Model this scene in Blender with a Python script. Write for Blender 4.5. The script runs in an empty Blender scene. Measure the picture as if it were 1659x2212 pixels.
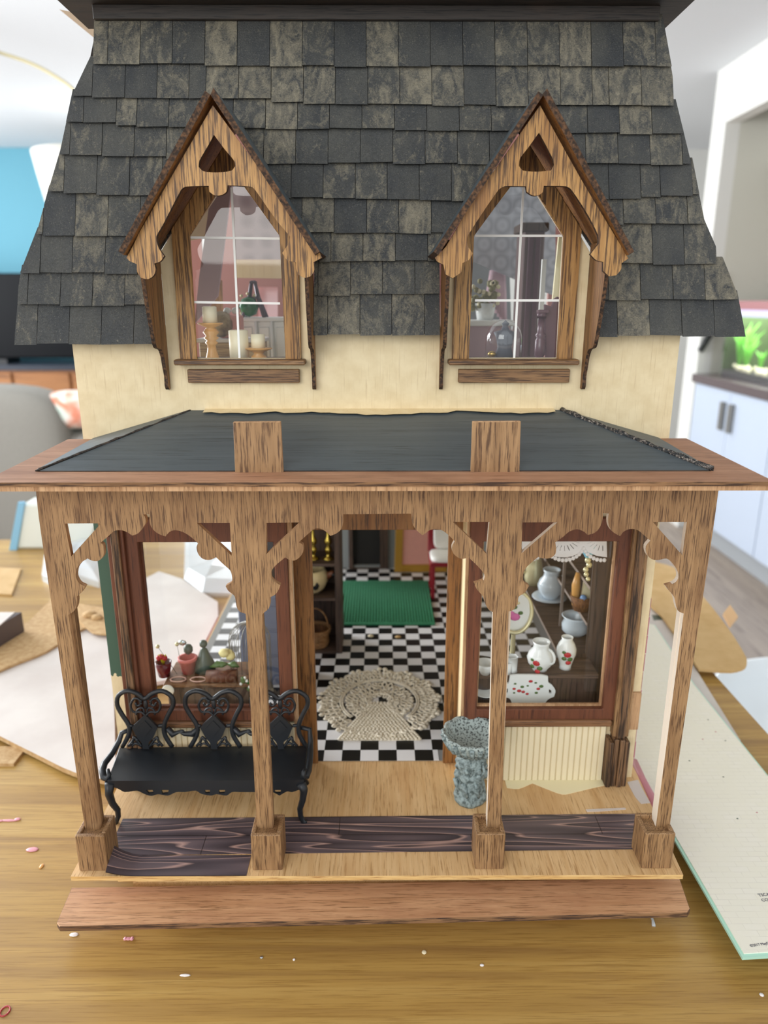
import bpy, math, random
from mathutils import Vector, Matrix
from mathutils.geometry import tessellate_polygon
random.seed(7)
scn = bpy.context.scene
COL = scn.collection
S = 0.01            # everything below is written in centimetres
TZ = 90.5           # height of the table top above the room floor, in cm

# ---------------------------------------------------------------- camera
FPX, TH, YAW = 1570.0, 0.2835, 0.006
CAM = (0.1, -45.7, 45.35)          # measured from the table top, in cm
ct, st, cyw, syw = math.cos(TH), math.sin(TH), math.cos(YAW), math.sin(YAW)
FW = Vector((ct * syw, ct * cyw, -st)); RT = Vector((cyw, -syw, 0)); UP = RT.cross(FW)
cd = bpy.data.cameras.new('camera'); cam = bpy.data.objects.new('camera', cd); COL.objects.link(cam)
cd.sensor_fit = 'HORIZONTAL'; cd.sensor_width = 36; cd.lens = FPX / 1659 * 36
cd.clip_start = 0.02; cd.clip_end = 60
cam.matrix_world = Matrix(((RT.x, UP.x, -FW.x, CAM[0] * S), (RT.y, UP.y, -FW.y, CAM[1] * S),
                           (RT.z, UP.z, -FW.z, (CAM[2] + TZ) * S), (0, 0, 0, 1)))
cd.dof.use_dof = True; cd.dof.focus_distance = 0.505; cd.dof.aperture_fstop = 9.0
scn.camera = cam

# ---------------------------------------------------------------- light
w = bpy.data.worlds.new('world'); scn.world = w; w.use_nodes = True
bg = w.node_tree.nodes['Background']; bg.inputs[0].default_value = (0.93, 0.97, 1.0, 1); bg.inputs[1].default_value = 1.15
def area(name, loc, target, sx, sy, power, col=(1, 1, 1)):
    l = bpy.data.lights.new(name, 'AREA'); l.shape = 'RECTANGLE'; l.size = sx; l.size_y = sy; l.energy = power; l.color = col
    o = bpy.data.objects.new(name, l); COL.objects.link(o)
    o.location = Vector(loc) + Vector((0, 0, TZ * S))
    o.rotation_euler = (Vector(target) - Vector(loc)).to_track_quat('-Z', 'Y').to_euler()
    return o
area('window_light_left', (-2.9, 1.6, 0.75), (0, 0.0, 0.2), 2.2, 1.5, 120, (0.95, 0.98, 1.0))
area('window_light_room', (-4.3, 3.6, 0.9), (1.0, 3.4, 0.3), 3.2, 1.9, 150, (0.96, 0.98, 1.0))
area('front_fill_light', (-1.3, -2.6, 1.2), (0, 0.2, 0.3), 2.0, 1.2, 38, (1.0, 0.98, 0.94))  # added fill from the camera side, no window known there
area('window_light_far', (-0.3, 5.6, 1.15), (0, 0.3, 0.2), 2.4, 1.0, 70, (0.97, 0.99, 1.0))
vs = scn.view_settings; vs.view_transform = 'Standard'; vs.look = 'None'; vs.exposure = 0.0; vs.gamma = 1.0; vs.use_curve_mapping = False

# ---------------------------------------------------------------- measuring: a photo point on a known plane
def ray(u, v): return FW + RT * ((u - 829.5) / FPX) + UP * ((1106 - v) / FPX)
def PY(u, v, y): r = ray(u, v); t = (y - CAM[1]) / r.y; return (CAM[0] + t * r.x, y, CAM[2] + t * r.z)
def PZ(u, v, z): r = ray(u, v); t = (z - CAM[2]) / r.z; return (CAM[0] + t * r.x, CAM[1] + t * r.y, z)
def XZ(pts, y): return [(PY(u, v, y)[0], PY(u, v, y)[2]) for u, v in pts]
def XY(pts, z): return [PZ(u, v, z)[:2] for u, v in pts]

# ---------------------------------------------------------------- materials
def lin(h):
    v = [int(h[i:i + 2], 16) / 255 for i in (0, 2, 4)]
    return tuple((c / 12.92 if c <= 0.04045 else ((c + 0.055) / 1.055) ** 2.4) for c in v) + (1,)
class NT:
    def __init__(s, name):
        s.m = bpy.data.materials.new(name); s.m.use_nodes = True; s.t = s.m.node_tree; s.b = s.t.nodes['Principled BSDF']
        s.out = s.t.nodes['Material Output']
    def n(s, k, **kw):
        o = s.t.nodes.new(k)
        for a, v in kw.items(): setattr(o, a, v)
        return o
    def l(s, a, b): s.t.links.new(a, b)
    def co(s, scale=(1, 1, 1), rnd=0.0, rot=(0, 0, 0), off=(0, 0, 0)):
        tc = s.n('ShaderNodeTexCoord'); mp = s.n('ShaderNodeMapping')
        mp.inputs['Scale'].default_value = tuple(100 * c for c in scale); mp.inputs['Rotation'].default_value = rot
        mp.inputs['Location'].default_value = off
        src = tc.outputs['Object']
        if rnd:
            oi = s.n('ShaderNodeObjectInfo'); mu = s.n('ShaderNodeMath', operation='MULTIPLY'); mu.inputs[1].default_value = rnd
            s.l(oi.outputs['Random'], mu.inputs[0]); ad = s.n('ShaderNodeVectorMath', operation='ADD')
            s.l(src, ad.inputs[0]); s.l(mu.outputs[0], ad.inputs[1]); src = ad.outputs[0]
        s.l(src, mp.inputs[0]); return mp.outputs[0]
    def noise(s, vec, scale, detail=4, rough=0.55, dist=0.0):
        o = s.n('ShaderNodeTexNoise'); o.inputs['Scale'].default_value = scale; o.inputs['Detail'].default_value = detail
        o.inputs['Roughness'].default_value = rough; o.inputs['Distortion'].default_value = dist
        s.l(vec, o.inputs['Vector']); return o.outputs['Fac']
    def ramp(s, fac, stops):
        o = s.n('ShaderNodeValToRGB'); e = o.color_ramp.elements
        for i, (p, c) in enumerate(stops):
            x = e[i] if i < 2 else e.new(p)
            x.position = p; x.color = lin(c) if isinstance(c, str) else c
        s.l(fac, o.inputs[0]); return o.outputs[0]
    def mix(s, fac, a, b, mode='MIX'):
        o = s.n('ShaderNodeMix', data_type='RGBA', blend_type=mode)
        for v, i in ((fac, 0), (a, 6), (b, 7)):
            if isinstance(v, (float, int)): o.inputs[i].default_value = v
            elif isinstance(v, str): o.inputs[i].default_value = lin(v)
            elif isinstance(v, tuple): o.inputs[i].default_value = v
            else: s.l(v, o.inputs[i])
        return o.outputs[2]
    def fin(s, col=None, rough=0.6, bump=None, bs=0.3, bd=0.02, metal=0.0, spec=None):
        if col is not None:
            if isinstance(col, str): s.b.inputs['Base Color'].default_value = lin(col)
            else: s.l(col, s.b.inputs['Base Color'])
        s.b.inputs['Roughness'].default_value = rough; s.b.inputs['Metallic'].default_value = metal
        if spec is not None: s.b.inputs['Specular IOR Level'].default_value = spec
        if bump is not None:
            o = s.n('ShaderNodeBump'); o.inputs['Strength'].default_value = bs; o.inputs['Distance'].default_value = bd * S
            s.l(bump, o.inputs['Height']); s.l(o.outputs[0], s.b.inputs['Normal'])
        return s.m
def plain(name, h, rough=0.6, metal=0.0, spec=None, var=0.0):
    t = NT(name)
    if var:
        n = t.noise(t.co(), 0.8, 3); c = t.mix(n, h, tuple(x * (1 - var) for x in lin(h)[:3]) + (1,)); return t.fin(c, rough, metal=metal, spec=spec)
    return t.fin(h, rough, metal=metal, spec=spec)
AX = {'x': (0.045, 1, 1), 'y': (1, 0.045, 1), 'z': (1, 1, 0.045)}
def wood(name, light, mid, dark, axis='z', fine=7.0, gap=0.48, rough=0.6, stain=None, bump=0.5, rnd=0.0, wob=0.0):
    """bands of grain running along one axis: fine pores, broad streaks, cloudy stain"""
    t = NT(name); v = t.co(AX[axis], rnd); v2 = t.co(tuple(0.35 if c < 1 else 1 for c in AX[axis]), rnd)
    fine *= 1.45
    n1 = t.noise(v, fine, 5, 0.6, wob); n2 = t.noise(v, fine * 0.22, 3, 0.5, wob + 0.2); n3 = t.noise(v2, 0.35, 3)
    c = t.ramp(n2, [(0.3, mid), (0.65, light)])
    pores = t.ramp(n1, [(gap - 0.07, (0.12, 0.12, 0.12, 1)), (gap + 0.04, (1, 1, 1, 1))])
    c = t.mix(pores, dark, c)
    if stain:
        sm = t.ramp(n3, [(0.5, (0, 0, 0, 1)), (0.75, (0.75, 0.75, 0.75, 1))]); c = t.mix(sm, c, stain)
    return t.fin(c, rough, n1, bump, 0.03)
M = {}
M['fret'] = wood('stained_walnut_fretwork', 'A8845C', '8C6A46', '4A2F1C', 'z', 8, 0.46, 0.62, '6A4628')
M['fret_side'] = wood('raw_cut_edge', 'C9A27A', 'A57C56', '7A5638', 'z', 9, 0.42, 0.7)
M['edge_pale'] = wood('pale_cut_edge', 'EBDCC8', 'D8BE9F', 'A98560', 'z', 9, 0.36, 0.75)
M['gable'] = wood('golden_oak_gable', 'BC9056', '9E723C', '3E2410', 'z', 5.5, 0.49, 0.5, '8E6234')
M['gable_h'] = wood('golden_oak_sill', '94704A', '755232', '3A2414', 'x', 6.5, 0.48, 0.5)
M['burnt'] = None
M['flange'] = wood('reddish_eave_wood', 'B58768', '9F7052', '745038', 'x', 7, 0.42, 0.6, '8A5C42')
M['flange_y'] = wood('reddish_eave_wood_side', 'B58768', '9F7052', '745038', 'x', 7, 0.42, 0.6)
M['flange_e'] = wood('rough_ply_edge', '9A7450', '6A4A30', '33221A', 'x', 6, 0.5, 0.85)
M['step'] = wood('reddish_step_wood', 'D0A27A', 'B88860', '86603F', 'x', 8, 0.43, 0.6, 'B07E5C')
M['deck'] = wood('raw_plywood', 'DDB988', 'CDA470', 'A98050', 'y', 7, 0.42, 0.65, 'C79A66')
M['deck_e'] = wood('deck_ply_edge', 'E6C488', 'D2A664', 'A97C48', 'x', 8, 0.44, 0.8)
M['cream'] = wood('cream_painted_ply', 'EAD6AC', 'E3CC9E', 'CBB083', 'z', 4, 0.36, 0.6, None, 0.35)
M['cream_flat'] = plain('cream_paint', 'E9DCBA', 0.5)
M['cream_paint'] = plain('pale_cream_brushed_paint', 'F0E6C0', 0.5)
M['pink'] = plain('pink_paint', 'C9818C', 0.45, var=0.2)
M['scorched'] = wood('scorched_walnut', '8A6848', '553A28', '1E130C', 'z', 4, 0.5, 0.6)
M['casing'] = wood('dark_red_brown_casing', '74442C', '613622', '45261A', 'z', 6, 0.42, 0.55, '552E1E')
M['door'] = wood('door_frame_walnut', '94683A', '75491F', '442A14', 'z', 6, 0.45, 0.5)
M['dark_wood'] = wood('dark_shelf_wood', '5A463A', '46362C', '2C211B', 'z', 4, 0.45, 0.7)
M['dark_wood_h'] = wood('dark_shelf_board', '645044', '4E3D32', '30251E', 'x', 4, 0.45, 0.7)
M['sill'] = wood('bay_sill_walnut', '8C6442', '6C482C', '3E2818', 'x', 6, 0.44, 0.55)
M['black_paint'] = wood('black_painted_roof_board', '525B60', '454E53', '30373A', 'x', 5, 0.4, 0.5, '4C5559', 0.4)
M['black_edge'] = wood('black_painted_edge', '5A4E44', '3A3532', '1C1A19', 'x', 5, 0.5, 0.7)
M['cornice'] = wood('sooty_cornice_wood', '3A332E', '2A2623', '151312', 'x', 6, 0.45, 0.6, '4A3A2E')
M['iron'] = plain('black_cast_iron', '1C2025', 0.42, 0.0, 0.5)
M['white'] = plain('white_muntin', 'F4F4F0', 0.5)
M['porcelain'] = plain('glazed_porcelain', 'EEF1F0', 0.12)
M['porcelain_blue'] = plain('bluish_porcelain', 'D6E2EC', 0.12)
M['red'] = plain('painted_red', 'C02A36', 0.35); M['rose'] = plain('painted_pink', 'DB6FAE', 0.35)
M['leaf'] = plain('painted_leaf_green', '4E7038', 0.4); M['gold'] = plain('gold', 'CDAE66', 0.28, 0.9)
M['pale_gold'] = plain('pale_gilt', 'E4DBB0', 0.3, 0.4)
M['brass'] = plain('brass', 'B9A24E', 0.25, 1.0); M['candle'] = plain('candle_wax', 'F2E6C6', 0.45)
M['turned'] = plain('turned_pine', 'D9A25C', 0.3); M['black'] = plain('black_tile', '0E0F12', 0.35)
M['white_tile'] = plain('white_tile', 'E9E9EC', 0.35); M['grout'] = plain('grout', '8A8A88', 0.7)
M['wicker'] = wood('woven_wicker', 'C79A68', 'A6713F', '5E3A1E', 'x', 9, 0.46, 0.7)
M['wicker_dark'] = wood('brown_basket', '8E5E34', '6E4424', '3A2413', 'z', 7, 0.46, 0.7)
def checker_noise(name, a, b, scale, p0, p1, rough=0.6, bump=0.0, det=4):
    t = NT(name); n = t.noise(t.co(), scale, det); return t.fin(t.ramp(n, [(p0, a), (p1, b)]), rough, n if bump else None, bump, 0.05)
M['burnt'] = checker_noise('burnt_ragged_edge', '2A1C12', '6A4A30', 5, .42, .68, .8, .8, 6)
M['stone'] = checker_noise('green_grey_stone', '4C5856', '98A8A8', 3.0, 0.35, 0.62, 0.6, 0.6, 8)
M['stone_bowl'] = checker_noise('speckled_basin_stone', '444A48', 'A6B3B0', 5.5, 0.40, 0.50, 0.6, 0.4, 6)
M['rug'] = checker_noise('green_knit', '2A7050', '3F9068', 5, 0.35, 0.65, 0.9, 0.8)
M['crochet'] = checker_noise('ecru_crochet_cotton', 'CBBFA6', 'F0E8D6', 6, 0.35, 0.6, 0.85, 0.6)
M['card'] = checker_noise('brown_cardboard', 'C29E66', 'CFAD78', 0.4, 0.35, 0.65, 0.7)
M['card_torn'] = checker_noise('torn_cardboard_edge', 'AE8A5A', 'CBAC80', 1.6, 0.3, 0.7, 0.85, 0.5)
M['paper'] = checker_noise('off_white_sheet', 'CDC4BE', 'DAD3CD', 0.12, 0.35, 0.65, 0.55)
M['board_white'] = plain('gloss_white_board', 'EDEBDF', 0.35)
M['mint'] = plain('mint_card_edge', 'B4E2CF', 0.5)
M['dgreen'] = plain('dull_green_glaze', '4C5A50', .3)
M['lace'] = plain('lace_white', 'EFE9E6', 0.7)
M['wallpaper_grey'] = None
def glass(name, tint=(1, 1, 1), mixf=0.0, rough=0.0):
    t = NT(name); t.t.nodes.remove(t.b)
    tr = t.n('ShaderNodeBsdfTransparent'); tr.inputs[0].default_value = tint + (1,)
    gl = t.n('ShaderNodeBsdfGlossy'); gl.inputs['Roughness'].default_value = rough; gl.inputs[0].default_value = (1, 1, 1, 1)
    fr = t.n('ShaderNodeFresnel'); fr.inputs[0].default_value = 1.5
    ad = t.n('ShaderNodeMath', operation='ADD'); ad.inputs[1].default_value = mixf; t.l(fr.outputs[0], ad.inputs[0])
    ge = t.n('ShaderNodeNewGeometry'); sb = t.n('ShaderNodeMath', operation='SUBTRACT'); sb.inputs[0].default_value = 1; t.l(ge.outputs['Backfacing'], sb.inputs[1]); ml = t.n('ShaderNodeMath', operation='MULTIPLY'); t.l(ad.outputs[0], ml.inputs[0]); t.l(sb.outputs[0], ml.inputs[1])
    mx = t.n('ShaderNodeMixShader'); t.l(ml.outputs[0], mx.inputs[0]); t.l(tr.outputs[0], mx.inputs[1]); t.l(gl.outputs[0], mx.inputs[2])
    t.l(mx.outputs[0], t.out.inputs[0]); return t.m
M['glass'] = glass('clear_window_glass', (0.97, 0.98, 0.98), 0.0); M['dome'] = glass('clear_glass_dome', (0.97, 0.98, 0.99), 0.03)
def plastic(name, tint, op):
    t = NT(name); t.b.inputs['Base Color'].default_value = lin(tint); t.b.inputs['Roughness'].default_value = 0.25
    tr = t.n('ShaderNodeBsdfTransparent'); mx = t.n('ShaderNodeMixShader'); mx.inputs[0].default_value = op
    t.l(tr.outputs[0], mx.inputs[1]); t.l(t.b.outputs[0], mx.inputs[2]); t.l(mx.outputs[0], t.out.inputs[0]); return t.m
M['smear_w'] = plastic('thin_white_paint', 'EFE6E0', 0.55)
M['bag'] = plastic('clear_plastic_bag', 'E6F1FA', 0.6)
def shingle_mat():
    t = NT('weathered_black_shingle'); oi = t.n('ShaderNodeObjectInfo')
    v = t.co((1, 1, 0.35), 40); v2 = t.co((1, 1, 1), 40)
    n1 = t.noise(v, 1.1, 5, 0.62, 1.2); n2 = t.noise(v2, 4.5, 6, 0.7, 1.6); n3 = t.noise(v, 0.45, 3)
    base = t.ramp(n3, [(0.3, '303336'), (0.7, '4A4A46')])
    mr = t.n('ShaderNodeMapRange'); t.l(oi.outputs['Random'], mr.inputs[0]); mr.inputs[3].default_value = -0.38; mr.inputs[4].default_value = 0.0
    a1 = t.n('ShaderNodeMath', operation='ADD'); t.l(n1, a1.inputs[0]); t.l(mr.outputs[0], a1.inputs[1])
    a2 = t.n('ShaderNodeMath', operation='MULTIPLY'); t.l(n2, a2.inputs[0]); a2.inputs[1].default_value = 0.7
    a3 = t.n('ShaderNodeMath', operation='ADD'); t.l(a1.outputs[0], a3.inputs[0]); t.l(a2.outputs[0], a3.inputs[1])
    msk = t.ramp(a3.outputs[0], [(0.66, (0, 0, 0, 1)), (1.0, (0.8, 0.8, 0.8, 1))])
    c = t.mix(msk, base, '8E8672')
    # small scraped lines
    c = t.mix(t.ramp(n2, [(0.64, (0, 0, 0, 1)), (0.70, (0.5, 0.5, 0.5, 1))]), c, 'A59C86')
    n4 = t.noise(v2, 15, 3, 0.6, 0.5); c = t.mix(t.ramp(n4, [(0.60, (0, 0, 0, 1)), (0.68, (0.35, 0.35, 0.35, 1))]), c, '8F8A7C'); c = t.mix(t.ramp(n4, [(0.33, (0.6, 0.6, 0.6, 1)), (0.42, (0, 0, 0, 1))]), c, '1E2022')
    return t.fin(c, 0.5, n2, 1.0, 0.07)
M['shingle'] = shingle_mat()
def plank_paper():
    t = NT('printed_dark_plank_paper'); tc = t.n('ShaderNodeTexCoord'); mp = t.n('ShaderNodeMapping')
    mp.inputs['Scale'].default_value = (9, 120, 1); t.l(tc.outputs['Object'], mp.inputs[0])
    sp = t.noise(mp.outputs[0], 0.5, 1, 0.3, 0.25)
    mu = t.n('ShaderNodeMath', operation='MULTIPLY'); mu.inputs[1].default_value = 9.0; t.l(sp, mu.inputs[0])
    fr = t.n('ShaderNodeMath', operation='FRACT'); t.l(mu.outputs[0], fr.inputs[0])
    c = t.ramp(fr.outputs[0], [(0.0, '443A3E'), (0.45, '594D51'), (0.82, '6E5E60'), (0.9, 'B8968A'), (1.0, '443A3E')])
    br = t.n('ShaderNodeTexBrick'); mp2 = t.n('ShaderNodeMapping'); mp2.inputs['Scale'].default_value = (100, 100, 1); mp2.inputs['Location'].default_value = (3.2, -0.5, 0)
    t.l(tc.outputs['Object'], mp2.inputs[0]); t.l(mp2.outputs[0], br.inputs[0]); br.inputs['Scale'].default_value = 1.0
    br.inputs['Brick Width'].default_value = 21; br.inputs['Row Height'].default_value = 2.1; br.inputs['Mortar Size'].default_value = 0.035
    br.inputs['Color1'].default_value = (1, 1, 1, 1); br.inputs['Color2'].default_value = (0.72, 0.72, 0.78, 1); br.inputs['Mortar'].default_value = (0.25, 0.22, 0.22, 1)
    return t.fin(t.mix(1.0, c, br.outputs[0], 'MULTIPLY'), 0.38)
M['planks'] = plank_paper()
def table_mat():
    t = NT('golden_brown_table_top'); v = t.co((0.028, 1, 1)); v3 = t.co((0.25, 1, 1))
    n1 = t.noise(v, 8.5, 6, 0.62, 0.3); n2 = t.noise(v, 0.55, 6, 0.6, 0.5); n3 = t.noise(v3, 0.07, 3)
    c = t.ramp(n2, [(0.3, '957240'), (0.5, 'B08B4A'), (0.72, 'C2A05E')])
    c = t.mix(t.ramp(n1, [(0.38, (0.5, 0.5, 0.5, 1)), (0.5, (0, 0, 0, 1))]), c, '86622E')
    c = t.mix(t.ramp(n3, [(0.5, (0, 0, 0, 1)), (0.8, (0.35, 0.35, 0.35, 1))]), c, '8E6E44')
    return t.fin(c, 0.34, n1, 0.12, 0.02)
M['table'] = table_mat()
def wall_front():
    """cream paint, with the unfinished green patch along its left margin"""
    t = NT('front_wall_paint'); v = t.co((1, 1, 0.035)); n1 = t.noise(v, 9, 5); n2 = t.noise(t.co(), 0.9, 4)
    c = t.mix(t.ramp(n1, [(0.28, (0.6, 0.6, 0.6, 1)), (0.42, (0, 0, 0, 1))]), t.ramp(n2, [(0.35, 'E7D5AE'), (0.65, 'DDC9A0')]), 'BFA67E')
    tc = t.n('ShaderNodeTexCoord'); sx = t.n('ShaderNodeSeparateXYZ'); t.l(tc.outputs['Object'], sx.inputs[0])
    nz = t.n('ShaderNodeMath', operation='MULTIPLY_ADD'); t.l(n2, nz.inputs[0]); nz.inputs[1].default_value = 0.03; t.l(sx.outputs[2], nz.inputs[2])
    a = t.n('ShaderNodeMath', operation='GREATER_THAN'); t.l(nz.outputs[0], a.inputs[0]); a.inputs[1].default_value = 0.163
    b = t.n('ShaderNodeMath', operation='LESS_THAN'); t.l(sx.outputs[2], b.inputs[0]); b.inputs[1].default_value = 0.345
    d = t.n('ShaderNodeMath', operation='LESS_THAN'); t.l(sx.outputs[0], d.inputs[0]); d.inputs[1].default_value = -0.19
    m1 = t.n('ShaderNodeMath', operation='MULTIPLY'); t.l(a.outputs[0], m1.inputs[0]); t.l(b.outputs[0], m1.inputs[1])
    m2 = t.n('ShaderNodeMath', operation='MULTIPLY'); t.l(m1.outputs[0], m2.inputs[0]); t.l(d.outputs[0], m2.inputs[1])
    return t.fin(t.mix(m2.outputs[0], c, '3E5A4A'), 0.6, n1, 0.3, 0.02)
M['wall_front'] = wall_front()
def damask(name, a, b):
    t = NT(name); vo = t.n('ShaderNodeTexVoronoi'); vo.inputs['Scale'].default_value = 0.55; vo.inputs['Randomness'].default_value = 0.0
    t.l(t.co(), vo.inputs['Vector']); return t.fin(t.ramp(vo.outputs['Distance'], [(0.2, b), (0.36, a), (0.5, b), (0.7, a)]), 0.8)
M['damask_m'] = damask('mauve_damask_wallpaper', 'C8B6BA', 'A8969A'); M['damask_g'] = damask('grey_damask_wallpaper', 'CDCFD6', 'AEB0B8')
def brick_board():
    t = NT('white_board_with_faint_printed_bricks'); tc = t.n('ShaderNodeTexCoord'); mp = t.n('ShaderNodeMapping')
    mp.inputs['Scale'].default_value = (100, 100, 1); t.l(tc.outputs['Object'], mp.inputs[0]); br = t.n('ShaderNodeTexBrick'); t.l(mp.outputs[0], br.inputs[0])
    br.inputs['Scale'].default_value = 1; br.inputs['Brick Width'].default_value = 1.5; br.inputs['Row Height'].default_value = 0.55; br.inputs['Mortar Size'].default_value = 0.02
    br.inputs['Color1'].default_value = lin('EFECDD'); br.inputs['Color2'].default_value = lin('F1EEE2'); br.inputs['Mortar'].default_value = lin('DEDACD')
    n = t.noise(t.co(), 0.5, 3); return t.fin(t.mix(t.ramp(n, [(0.35, (1, 1, 1, 1)), (0.6, (0, 0, 0, 1))]), br.outputs[0], 'EFECDD'), 0.33)
M['brick_board'] = brick_board()

# ---------------------------------------------------------------- building helpers
ORG = {}
def crv(pts, ang=50, n=3, closed=True):
    """round off a traced outline, keeping its sharp corners"""
    out = []; N = len(pts)
    def turn(i):
        a, b, c = pts[(i - 1) % N], pts[i % N], pts[(i + 1) % N]
        v1 = (b[0] - a[0], b[1] - a[1]); v2 = (c[0] - b[0], c[1] - b[1])
        d = math.atan2(v1[0] * v2[1] - v1[1] * v2[0], v1[0] * v2[0] + v1[1] * v2[1]); return abs(math.degrees(d))
    sh = [turn(i) > ang for i in range(N)]
    for i in range(N):
        p0, p1, p2, p3 = pts[(i - 1) % N], pts[i], pts[(i + 1) % N], pts[(i + 2) % N]
        L = math.dist(p1, p2)
        def clampt(q, r, lim):      # shorten the neighbour so long straights do not overshoot
            dx, dy = q[0] - r[0], q[1] - r[1]; m = math.hypot(dx, dy) or 1e-9; k = min(1, lim / m); return (r[0] + dx * k, r[1] + dy * k)
        p0 = (2 * p1[0] - p2[0], 2 * p1[1] - p2[1]) if sh[i] else clampt(p0, p1, L)
        p3 = (2 * p2[0] - p1[0], 2 * p2[1] - p1[1]) if sh[(i + 1) % N] else clampt(p3, p2, L)
        out.append(p1)
        if L < 0.12: continue
        for k in range(1, n):
            t = k / n; t2, t3 = t * t, t * t * t
            out.append(tuple(0.5 * (2 * p1[j] + (p2[j] - p0[j]) * t + (2 * p0[j] - 5 * p1[j] + 4 * p2[j] - p3[j]) * t2 + (3 * p1[j] - p0[j] - 3 * p2[j] + p3[j]) * t3) for j in (0, 1)))
    return out
class B:
    def __init__(s): s.v = []; s.f = []; s.m = []; s.s = []
    def add(s, vs, fs, mi=0, smooth=False):
        k = len(s.v); s.v += [tuple(p) for p in vs]
        for f in fs: s.f.append([i + k for i in f]); s.m.append(mi); s.s.append(smooth)
        return s
    def hexa(s, p, mi=0):   # 8 points: bottom ring 0-3, top ring 4-7
        return s.add(p, [(3, 2, 1, 0), (4, 5, 6, 7), (0, 1, 5, 4), (1, 2, 6, 5), (2, 3, 7, 6), (3, 0, 4, 7)], mi)
    def box(s, x0, x1, y0, y1, z0, z1, mi=0):
        return s.hexa([(x0, y0, z0), (x1, y0, z0), (x1, y1, z0), (x0, y1, z0), (x0, y0, z1), (x1, y0, z1), (x1, y1, z1), (x0, y1, z1)], mi)
    def mbox(s, mat, sx, sy, sz, mi=0):
        c = [(-1, -1, -1), (1, -1, -1), (1, 1, -1), (-1, 1, -1), (-1, -1, 1), (1, -1, 1), (1, 1, 1), (-1, 1, 1)]
        return s.hexa([tuple(mat @ Vector((a * sx / 2, b * sy / 2, d * sz / 2))) for a, b, d in c], mi)
    def prism(s, outer, holes, fn, d0, d1, side=0, flip=False):
        loops = [list(outer)] + [list(h) for h in holes]; flat = [p for l in loops for p in l]; n = len(flat)
        tris = tessellate_polygon([[Vector((a, b, 0)) for a, b in l] for l in loops])
        vs = [fn(a, b, d0) for a, b in flat] + [fn(a, b, d1) for a, b in flat]
        fs = [];
        for t in tris:
            a, b, c = t
            A = (flat[b][0] - flat[a][0]) * (flat[c][1] - flat[a][1]) - (flat[b][1] - flat[a][1]) * (flat[c][0] - flat[a][0])
            if A < 0: a, c = c, a
            fs += [(a, b, c), (c + n, b + n, a + n)]
        s.add(vs, fs, 0); base = 0; k0 = len(s.v) - 2 * n; sd = []
        for li, l in enumerate(loops):
            A = sum(l[i][0] * l[(i + 1) % len(l)][1] - l[(i + 1) % len(l)][0] * l[i][1] for i in range(len(l)))
            for i in range(len(l)):
                a, b = base + i, base + (i + 1) % len(l)
                if (A > 0) == (li == 0): sd.append((b, a, a + n, b + n))
                else: sd.append((a, b, b + n, a + n))
            base += len(l)
        for f in sd: s.f.append([i + k0 for i in f]); s.m.append(side); s.s.append(False)
        return s
    def xz(s, outer, holes, y0, y1, side=0): return s.prism(outer, holes, lambda a, b, d: (a, d, b), y0, y1, side)
    def xy(s, outer, holes, z1, z0, side=0): return s.prism(outer, holes, lambda a, b, d: (a, b, d), z1, z0, side)
    def yz(s, outer, holes, x0, x1, side=0): return s.prism(outer, holes, lambda a, b, d: (d, a, b), x1, x0, side)
    def tube(s, pts, r, seg=8, closed=False, mi=0, flat=1.0):
        pts = [Vector(p) for p in pts]; n = len(pts); rs = r if isinstance(r, (list, tuple)) else [r] * n
        rings = []; nrm = None
        for i in range(n):
            if closed: d = pts[(i + 1) % n] - pts[i - 1]
            else: d = pts[min(i + 1, n - 1)] - pts[max(i - 1, 0)]
            d = d.normalized() if d.length else Vector((0, 0, 1))
            if nrm is None: nrm = d.orthogonal().normalized()
            nrm = (nrm - d * nrm.dot(d)); nrm = nrm.normalized() if nrm.length > 1e-6 else d.orthogonal().normalized()
            bn = d.cross(nrm)
            rings.append([tuple(pts[i] + (nrm * math.cos(2 * math.pi * k / seg) + bn * math.sin(2 * math.pi * k / seg) * flat) * rs[i]) for k in range(seg)])
        vs = [p for q in rings for p in q]; fs = []
        for i in range(n if closed else n - 1):
            j = (i + 1) % n
            for k in range(seg): k2 = (k + 1) % seg; fs.append((i * seg + k, i * seg + k2, j * seg + k2, j * seg + k))
        if not closed: fs += [tuple(range(seg - 1, -1, -1)), tuple((n - 1) * seg + k for k in range(seg))]
        return s.add(vs, fs, mi, True)
    def lathe(s, prof, c, seg=20, sx=1, sy=1, mi=0, wob=None, smooth=True):
        n = len(prof); vs = []
        for i, (r, z) in enumerate(prof):
            for k in range(seg):
                a = 2 * math.pi * k / seg; q = wob(a, i) if wob else 1
                vs.append((c[0] + r * q * sx * math.cos(a), c[1] + r * q * sy * math.sin(a), c[2] + z))
        fs = []
        for i in range(n - 1):
            for k in range(seg): k2 = (k + 1) % seg; fs.append((i * seg + k, i * seg + k2, (i + 1) * seg + k2, (i + 1) * seg + k))
        if prof[0][0] > 1e-4: fs.append(tuple(range(seg - 1, -1, -1)))
        if prof[-1][0] > 1e-4: fs.append(tuple((n - 1) * seg + k for k in range(seg)))
        return s.add(vs, fs, mi, smooth)
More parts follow.
